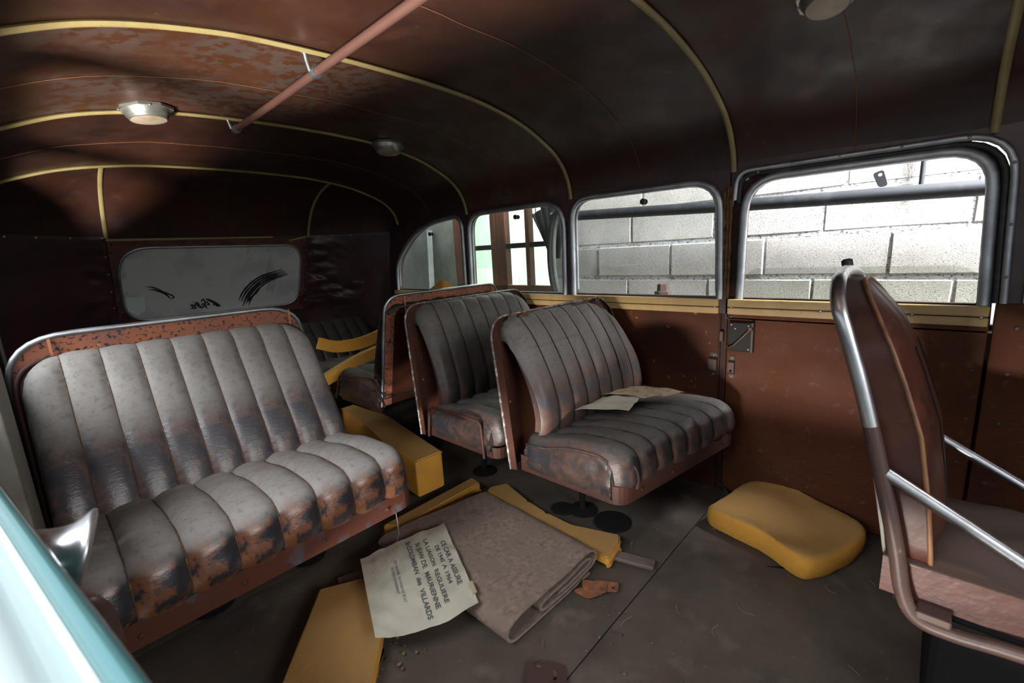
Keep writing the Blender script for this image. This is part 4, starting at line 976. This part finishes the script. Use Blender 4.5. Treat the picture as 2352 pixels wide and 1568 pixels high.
foam_poly('foam_sheet', [(.475, 1.40), (.66, 1.30), (.615, 1.20), (.501, 1.058), (.411, .955), (.32, .85), (.13, 1.0), (.25, 1.12)], lambda x, y: .008, .036, 'flat yellow foam sheet at the bottom edge beside the paper notice')
# strips thrown over the rear seats
def foam_strip3(pts, wdt, th, label, upv=(0, 0, 1)):
    P = catmull(pts, 6); bm = bm_new(); u = Vector(upv); top = []; bot = []
    for i, p in enumerate(P):
        t = (P[min(i + 1, len(P) - 1)] - P[max(i - 1, 0)]).normalized(); n_ = t.cross(u).normalized(); b_ = n_.cross(t).normalized()
        top.append([p + b_ * wdt / 2 + n_ * th / 2, p - b_ * wdt / 2 + n_ * th / 2]); bot.append([p + b_ * wdt / 2 - n_ * th / 2, p - b_ * wdt / 2 - n_ * th / 2])
    add_slab(bm, top, bot); return obj('foam_strip', bm, 'foam', None, label, 'foam', 'yellow foam pieces')
foam_strip3([(1.19, 2.84, .600), (1.30, 2.84, .558), (1.44, 2.82, .552), (1.58, 2.80, .580), (1.75, 2.78, .64)], .075, .03, 'curved yellow foam strip lying over the dark rear bench')
foam_strip3([(1.12, 2.66, .400), (1.24, 2.66, .442), (1.34, 2.66, .476), (1.46, 2.65, .506), (1.62, 2.62, .54)], .065, .05, 'straight yellow foam strip leaning on the rear-facing right seat')
foam_poly('foam_block', [(.98, 2.63), (1.12, 2.60), (1.14, 2.76), (1.02, 2.79)], lambda x, y: .004, .365, 'dark yellow foam block standing behind the left bench in shadow')
bm = bm_new()
v = [bm.verts.new(p) for p in ((1.80, 2.40, .86), (1.66, 2.36, .86), (1.66, 2.12, .86), (1.82, 2.08, .86), (1.74, 2.22, .966))]
for f in ((0, 1, 2, 3), (0, 1, 4), (1, 2, 4), (2, 3, 4), (3, 0, 4)): bm.faces.new([v[i] for i in f])
bmesh.ops.bevel(bm, geom=list(bm.edges), offset=.004, segments=2, affect='EDGES')
obj('foam_wedge', bm, 'foam', None, 'pointed yellow foam offcut in front of the rearmost right window', 'foam', 'yellow foam pieces')

# ------------------------------------------------------------------ folded carpet
def spiral():
    # flattened roll seen end-on: (s along the end, z), s from 0 (right) to .43 (left)
    pts = [(.36, .006), (.10, .004), (.02, .012), (-.006, .04), (.015, .070), (.08, .074), (.20, .064), (.30, .052), (.335, .040), (.32, .026), (.26, .022), (.14, .030), (.07, .034), (.045, .044), (.06, .058), (.12, .060), (.22, .050), (.30, .040)]
    return pts
def carpet():
    root_l = Vector((1.165, .775, 0)); e = Vector((-.985, .03, 0)).normalized(); Ld = Vector((-.03, 1, 0)).normalized()
    outer = [(.03, .006), (.20, .006), (.36, .006), (.405, .012), (.425, .036), (.41, .064), (.36, .076), (.28, .080), (.15, .084), (.05, .088), (.01, .082), (-.010, .058), (.006, .034), (.05, .025), (.15, .022), (.24, .022), (.277, .030), (.282, .043), (.26, .052), (.15, .058), (.06, .065), (.03, .061), (.022, .049), (.04, .040), (.12, .037), (.20, .036)]
    P = catmull([Vector((a, b, 0)) for a, b in outer], 4); th = .0085
    N = len(P); A = []; B = []
    for i in range(N):
        t = (P[min(i + 1, N - 1)] - P[max(i - 1, 0)]).normalized(); nn = Vector((-t.y, t.x, 0)); A.append(P[i] + nn * th / 2); B.append(P[i] - nn * th / 2)
    bm = bm_new(); K = 18
    def L(k, s): return Ld * (.0 + .62 * k / K) 
    def pt(q, k):
        s_ = q.x; ex = 0
        f = k / K
        # far end runs obliquely and the left part is longer
        ln = .59 + .09 * (s_ / .42) 
        zz_ = max(.003, q.y + .004 * nz((s_ * 6, f * 5, 0), 1.6))
        skew = -.02 * f
        return root_l + e * (s_ + skew - .05 * f * (1 - s_ / .42)) + Ld * (f * ln) + Vector((0, 0, zz_ * (1 - .15 * f)))
    ta = [[pt(q, k) for q in A] for k in range(K + 1)]; tb_ = [[pt(q, k) for q in B] for k in range(K + 1)]
    add_slab(bm, ta, tb_)
    return obj('carpet', bm, 'carpet', None, 'folded grey-brown felt carpet lying in the aisle', 'carpet', smooth=False)
autosmooth(carpet(), 60)

# ------------------------------------------------------------------ paper notice with its lettering
PA, PB, PC, PD = Vector((.925, 1.300, .090)), Vector((.742, .905, .088)), Vector((.480, 1.045, .070)), Vector((.615, 1.375, .082))
# u runs along the lettering (PA->PB), v runs down the page (PA->PD)
def paper_pt(u, v, off=0):
    p = (PA * (1 - u) + PB * u) * (1 - v) + (PD * (1 - u) + PC * u) * v
    wv = .010 * math.sin(PI * u) * (1 - v) * .5 + .006 * nz((u * 3, v * 3, 0), 1.6) + .0045 * (.5 - abs(nz((u * 3 + v * 2, v * 4, 4), 1.5))) + .0018 * (.5 - abs(nz((u * 7 - v * 6, v * 9, 7), 1.3)))
    dip = -.012 * math.sin(PI * v) * (u - .3)
    crease = .004 * (1 - min(1, abs(v - .78 + .25 * u) / .08)) * (1 if u < .6 else 0)
    bow = Vector((-.012, -.022, 0)) * math.sin(PI * v) * u ** 3
    return p + bow + Vector((0, 0, wv + dip + crease + off))
bm = bm_new(); N = 70
top = [[paper_pt(i / N, j / N) for j in range(N + 1)] for i in range(N + 1)]
add_slab(bm, top, [[p - Vector((0, 0, .0006)) for p in r] for r in top])
pap = obj('paper_notice', bm, 'paper', None, 'crumpled paper notice with French lettering lying on the carpet', 'paper', smooth=True)
def lettering(text, u0, u1, v0, v1, mat):
    cu = bpy.data.curves.new('txt', 'FONT'); cu.body = text; cu.size = 1; cu.resolution_u = 3; cu.offset = .018
    to = bpy.data.objects.new('txt', cu); C.objects.link(to)
    dg = bpy.context.evaluated_depsgraph_get(); me = bpy.data.meshes.new_from_object(to.evaluated_get(dg))
    bpy.data.objects.remove(to); bpy.data.curves.remove(cu)
    bm = bm_new(); bm.from_mesh(me); bpy.data.meshes.remove(me)
    bmesh.ops.subdivide_edges(bm, edges=[e for e in bm.edges if e.calc_length() > .25], cuts=2)
    xs = [v.co.x for v in bm.verts]; ys_ = [v.co.y for v in bm.verts]; xa, xb = min(xs), max(xs); ya, yb = 0.0, max(ys_)
    for v in bm.verts:
        u = u0 + (u1 - u0) * (v.co.x - xa) / (xb - xa); vv = v1 + (v0 - v1) * (v.co.y - ya) / (yb - ya)
        v.co = paper_pt(u, vv, .0012)
    return obj('lettering', bm, mat, pap, label='printed line of grey capital letters', recalc=False)
LV = .078
lines = [('CE CAR A ASSURE', .225, .775, .121, .052, 'ink'), ('DE 1945  A 1964', .258, .728, .202, .045, 'ink'), ('LA LIAISON  REGULIERE', .13, .875, .300, .045, 'ink'), ('St JEAN DE  MAURIENNE', .125, .89, .397, .050, 'ink'), ('St COLOMBAN  des  VILLARDS', .06, .945, .497, .052, 'ink'),
         ('EST ENCORE  EN PARFAIT ETAT', .238, .735, .671, .027, 'inkpale'), ('DE FONCTIONNEMENT', .305, .625, .716, .026, 'inkpale')]
for tx, a, b, v1, h, mt in lines: lettering(tx, a, b, v1 - h, v1, mt)
bm = bm_new(); add_slab(bm, [[paper_pt(u, v_, .0008) for v_ in (-.025, .02)] for u in (.80, .86, .92)], [[paper_pt(u, v_, .0002) for v_ in (-.025, .02)] for u in (.80, .86, .92)]); obj('tape_scrap', bm, 'lampglass', pap)

# ------------------------------------------------------------------ small things on the floor
def plate(name, poly, z, th, mat, label, cat, holes=(), hr_=.006, rad=.012, group=None):
    bm = bm_new(); P = round_poly([Vector(p) for p in poly], rad, 4)
    H = [[Vector((hx + hr_ * math.cos(-2 * PI * k / 10), hy + hr_ * math.sin(-2 * PI * k / 10))) for k in range(10)] for hx, hy in holes]
    add_holed(bm, P, H, lambda a, b, t: Vector((a, b, z + t)), th); return obj(name, bm, mat, None, label, cat, group)
plate('bracket_plate', [(1.03, .775), (1.10, .735), (1.085, .690), (1.035, .715)], .006, .004, 'rust', 'rusty iron plate half under the carpet edge', 'bracket', [(1.075, .712)], group='rusty iron plates')
plate('bracket_plate', [(1.085, .775), (1.125, .700), (1.085, .682), (1.05, .745)], .011, .004, 'rust', 'rusty iron plate with a hole, uppermost of the pair by the carpet', 'bracket', [(1.092, .700)], group='rusty iron plates')
plate('bracket_plate', [(1.115, .745), (1.155, .675), (1.118, .658), (1.08, .72)], .006, .004, 'rust', 'orange rusty plate lying nearest the floor seam', 'bracket', [(1.125, .678)], group='rusty iron plates')
plate('floor_bracket', [(.745, .712), (.800, .640), (.740, .575), (.66, .66)], .002, .005, 'bracket', 'grey metal plate with bolts at the bottom edge', 'bracket', [(.752, .63)], rad=.01)
for p in ((.755, .688), ): 
    pl = bpy.data.objects['floor_bracket']; screw(pl, (p[0], p[1], .007), (0, 0, 1), .010, 'bracket', 'bolt')
bm = bm_new(); add_box(bm, (-.075, -.022, 0), (.075, .022, .014), .003, rot=Matrix.Rotation(-1.30, 3, 'Z'), piv=Vector((0, 0, 0))); bmesh.ops.translate(bm, verts=bm.verts, vec=(1.283, .695, .003)); obj('wood_slat', bm, 'wood', None, 'short grey wooden slat beside the foam sheet', 'wood')
bm = bm_new(); add_box(bm, (-.09, -.025, 0), (.09, .025, .012), .003, rot=Matrix.Rotation(-.35, 3, 'Z'), piv=Vector((0, 0, 0))); bmesh.ops.translate(bm, verts=bm.verts, vec=(.63, 1.385, .004)); obj('metal_strip', bm, 'wood', None, 'grey metal strip under the left bench rail', 'strip')
bm = bm_new(); add_tube(bm, catmull([(1.955, .64, .045), (1.93, .60, .03), (1.91, .57, .012), (1.90, .53, .008)], 5), .006, 8); obj('cable', bm, 'rubber', None, 'short black cable at the foot of the door post', 'cable', smooth=True)
bm = bm_new(); add_tube(bm, catmull([(.72, 1.30, .30), (.735, 1.31, .22), (.745, 1.325, .14), (.75, 1.35, .09)], 5), .0015, 6); obj('wire', bm, 'cord', None, 'thin pale wire hanging from the left bench rail', 'wire', smooth=True)
# twigs and pine needles
for k in range(34):
    x = random.uniform(.55, 1.7); y = random.uniform(-.05, .62) if k % 3 else random.uniform(.6, 1.1); L_ = random.uniform(.02, .06); a = random.uniform(0, PI)
    if y > .75 and .45 < x < 1.35: continue
    p0 = Vector((x, y, .003)); d_ = Vector((math.cos(a), math.sin(a), 0)) * L_; cv = Vector((-d_.y, d_.x, 0)) * random.uniform(-.3, .3)
    bm = bm_new(); add_tube(bm, catmull([p0, p0 + d_ * .5 + cv, p0 + d_ + Vector((0, 0, .003))], 4), .0008, 5); obj('pine_needle', bm, 'needle', None, 'dry brown pine needle on the dusty floor', 'needle', 'pine needles on the floor')
# crumbs of dirt
bm = bm_new()
for k in range(420):
    if k < 300: x = .03 + random.gauss(.22, .16); y = 1.10 - random.gauss(.05, .06) + .1 * (x - .2)
    else: x = random.uniform(.3, 1.08); y = random.uniform(-.1, .64)
    if x < -.05: continue
    if .25 < x < .68 and .85 < y < 1.4 and k >= 300: continue
    s_ = random.uniform(.0015, .006)
    r = bmesh.ops.create_icosphere(bm, subdivisions=1, radius=s_)
    for v in r['verts']: v.co = Vector((v.co.x * random.uniform(.7, 1.6) + x, v.co.y * random.uniform(.7, 1.5) + y, max(.001, v.co.z * .6 + s_ * .4)))
obj('floor_dirt', bm, 'debris', None, 'crumbled dry dirt scattered on the floor by the left bench', 'dirt', kind='stuff')
bm = bm_new(); r = bmesh.ops.create_icosphere(bm, subdivisions=3, radius=.02)
for v in r['verts']: v.co = Vector((v.co.x * 1.4, v.co.y * .8, max(0, v.co.z * .5 + .006))) * (1 + .4 * nz(v.co, 90)) + Vector((.13, 1.06, .003))
obj('lint_tuft', bm, 'bluetuft', None, 'small tuft of blue lint in the dirt by the left bench', 'lint')

# ------------------------------------------------------------------ garage round the bus
gd = bm_new(); add_box(gd, (-12, -14, -.62), (9, 9, -.55)); obj('ground', gd, 'ground', kind='structure', label='grey concrete yard and garage ground')
bwx = 2.60
bwall = thing('wall_garage', (bwx, .5, -.55), 'pale concrete block wall of the garage', kind='structure')
bm = bm_new(); add_box(bm, (bwx + .005, -3.6, -.55), (bwx + .20, 2.02, 2.7)); obj('mortar_bed', bm, 'mortar', bwall)
meshes = []
for k in range(4):
    bm = bm_new(); add_box(bm, (0, -.2455, .009), (.19, .2455, .190), .005, 1); 
    bmesh.ops.subdivide_edges(bm, edges=bm.edges, cuts=1)
    for v in bm.verts: v.co += Vector((.003 * nz(v.co + Vector((k, 0, 0)), 30), .003 * nz(v.co + Vector((k, 3, 0)), 25), .002 * nz(v.co + Vector((k, 6, 0)), 25)))
    me = bpy.data.meshes.new('block'); bm.to_mesh(me); bm.free(); me.materials.append(M['block']); meshes.append(me)
def put_block(y, z, wscale=1.0):
    o = bpy.data.objects.new('block', random.choice(meshes)); C.objects.link(o); o.parent = bwall
    o.location = Vector((bwx + random.uniform(-.003, .003), y, z)) - WLOC[bwall]; o.scale = (1, wscale, 1)
for z, off in ((.10, .405), (.303, .16), (.505, .42), (.70, .445), (.905, .165), (1.108, .418), (1.305, .34), (1.508, .1), (1.71, .4)):
    # joints at off + k*.497
    k = -9
    while True:
        y0_ = off + k * .4965; k += 1
        if y0_ + .497 < -3.4: continue
        if y0_ > 2.0: break
        wd = .4965
        if y0_ + wd > 2.02: wd = 2.02 - y0_
        if wd < .06: break
        put_block(y0_ + wd / 2, z, (wd - .003) / .4965)
# long dark pipe along the wall
pp = thing('wall_pipe', (2.5, .6, 1.2), 'dark grey pipe running along the block wall outside', 'pipe')
bm = bm_new(); add_tube(bm, [(2.50, 1.95, 1.318), (2.50, .86, 1.272), (2.50, -.11, 1.240), (2.50, -1.4, 1.20)], .030, 14); obj('pipe_run', bm, 'darkpipe', pp, smooth=True)
bm = bm_new(); add_holed(bm, round_poly([Vector((.215, 1.28)), Vector((.24, 1.34)), Vector((.205, 1.352)), Vector((.185, 1.285))], .012, 4), [[Vector((.214 + .007 * math.cos(-k * PI / 5), 1.332 + .007 * math.sin(-k * PI / 5))) for k in range(10)]], lambda a, b, t: Vector((2.495 + t, a, b)), .005); obj('pipe_lug', bm, 'darkpipe', pp)
bm = bm_new(); add_tube(bm, [(2.585, .085, 1.25), (2.585, .085, 2.2)], .009, 8); obj('wall_conduit', bm, 'darkpipe', None, 'thin dark vertical conduit on the block wall', 'conduit', smooth=True)
bm = bm_new(); add_tube(bm, [(2.585, .725, 1.25), (2.585, .725, 2.2)], .007, 8); obj('wall_conduit', bm, 'darkpipe', None, 'second thin conduit beside the door window edge', 'conduit', smooth=True)
# filler cap seen low in the window
bm = bm_new(); add_lathe(bm, [(.014, -1.40), (.014, 0), (.040, .002), (.040, .016), (.028, .020), (.026, .05), (.022, .054)], (2.12, .98, .855), (0, 0, 1), 6); obj('filler_cap', bm, 'bracket', None, 'grey hexagonal cap on a stem outside the fixed right window', 'cap')
# garage window with red-brown wooden frame, mint room behind it
gx = 2.70
gw = thing('window_5', (gx, 2.7, .6), 'red-brown framed garage window with small panes', kind='structure')
def gbox(name, y0_, y1_, z0_, z1_, mt='redwood', x0_=gx - .03, x1_=gx + .03): bm = bm_new(); add_box(bm, (x0_, y0_, z0_), (x1_, y1_, z1_), .004); return obj(name, bm, mt, gw)
for y0_, y1_ in ((3.06, 3.20), (2.56, 2.66), (2.67, 2.73), (1.98, 2.06), (3.02, 3.05)): gbox('upright', y0_, y1_, .80, 2.0)
gbox('glazing_bar', 2.31, 2.35, .84, 2.0)
for y0_, y1_ in ((2.06, 2.31), (2.35, 2.56), (2.73, 3.02)): gbox('cross_bar', y0_, y1_, 1.13, 1.17, 'darkpipe')
gbox('bottom_rail', 1.98, 3.2, .60, .84); gbox('top_rail', 1.98, 3.2, 1.98, 2.08)
for y0_, y1_ in ((2.06, 2.31), (2.35, 2.56), (2.73, 3.02)):
    for z0_, z1_ in ((.84, 1.13), (1.17, 1.98)): gbox('pane', y0_, y1_, z0_, z1_, 'glass', gx - .004, gx + .002)
bm = bm_new(); add_box(bm, (gx - .03, 1.96, -.55), (gx + .10, 3.2, .60)); add_box(bm, (gx - .03, 1.96, 2.08), (gx + .10, 3.2, 2.7)); obj('window_wall_panel', bm, 'plaster', gw)
gp = bm_new(); add_box(gp, (gx - .03, 3.2, -.55), (gx + .15, 6.0, 2.7)); obj('wall_garage_plaster', gp, 'plaster', kind='structure', label='grey green plastered garage wall behind the rearmost window')
bm = bm_new(); add_box(bm, (2.5, 3.42, -.54), (2.56, 4.3, 1.34), .004, rot=Matrix.Rotation(.05, 3, 'Y')); obj('leaning_board', bm, 'oldboard', None, 'grey board leaning on the plastered garage wall', 'board')
mr = bm_new(); add_box(mr, (4.3, .5, -.55), (4.4, 6.2, 2.7)); obj('wall_mint', mr, 'mint', kind='structure', label='mint green wall of the room behind the garage window')
for (y0_, y1_, z0_, z1_) in ((2.6, 2.95, .2, 2.2), (3.05, 3.5, .2, 2.2), (3.9, 5.0, -.2, .9)):
    bm = bm_new(); add_box(bm, (4.24, y0_, z0_), (4.27, y1_, z1_), .004); obj('white_panel', bm, 'white', None, {2.6: 'narrow white panel on the mint wall', 3.05: 'wide white panel on the mint wall', 3.9: 'low white board against the mint wall'}[y0_], 'panel')
l_ = bpy.data.lights.new('mint_wall_fill', 'AREA'); l_.energy = 330; l_.size = 1.2; l_.color = (.95, 1, .95); lo2 = bpy.data.objects.new('mint_wall_fill', l_); C.objects.link(lo2); lo2.location = (3.4, 3.0, 2.6)  # unseen area lamp added to brighten the mint wall
# oval rubber surround and bundle hanging outside the middle window
og = thing('oval_gasket', (2.45, 1.835, .75), 'grey oval rubber-edged frame standing outside the middle window', 'frame')
ov = [Vector((2.45, 1.835 + .095 * math.cos(a), 1.05 + .30 * math.sin(a))) for a in [2 * PI * k / 40 for k in range(40)]]
bm = bm_new(); add_tube(bm, ov, .027, 10, closed=True); obj('rubber_ring', bm, 'rubber', og, smooth=True)
bm = bm_new(); add_tube(bm, [Vector((p.x - .012, 1.835 + (p.y - 1.835) * .66, 1.05 + (p.z - 1.05) * .86)) for p in ov], .020, 8, closed=True, flat=.008, upref=(1, 0, 0)); obj('metal_ring', bm, 'oldboard', og, smooth=True)
bm = bm_new(); add_box(bm, (2.455, 1.79, .84), (2.47, 1.84, 1.28), .004); obj('wood_backing', bm, 'redwood', og)
bundle = thing('hanging_bundle', (2.55, 2.12, 1.05), 'dark folded cloth bundle hanging outside the middle window', 'bundle')
for k, (yt_, yb_, zt_, zb_) in enumerate(((2.17, 2.03, 1.36, 1.10), (2.11, 2.02, 1.38, 1.06), (2.06, 2.0, 1.42, 1.04), (2.0, 1.98, 1.43, 1.04), (1.95, 1.96, 1.42, 1.04))):
    bm = bm_new(); add_tube(bm, [(2.57, yt_, zt_), (2.57, (yt_ + yb_) / 2, (zt_ + zb_) / 2), (2.57, yb_, zb_)], [.046 if k else .013, .040 if k else .012, .018], 8, flat=.014, upref=(1, 0, 0)); obj('fold', bm, 'rubber', bundle, smooth=True)
bm = bm_new(); add_tube(bm, [(2.57, 2.15, 1.36), (2.58, 2.15, 1.6), (2.66, 2.15, 1.99)], .004, 6); obj('hook_wire', bm, 'darkpipe', bundle, smooth=True)
# shell of the garage
gb = bm_new(); add_box(gb, (-.4, -3.0, 2.7), (4.5, 6.2, 2.8)); obj('ceiling_garage', gb, 'garage', kind='structure', label='dark boarded garage roof above the bus')
gb = bm_new(); add_box(gb, (-2.6, 6.0, -.55), (4.5, 6.1, 2.7)); obj('wall_garage_rear', gb, 'plaster', kind='structure', label='grey plastered rear wall of the garage')
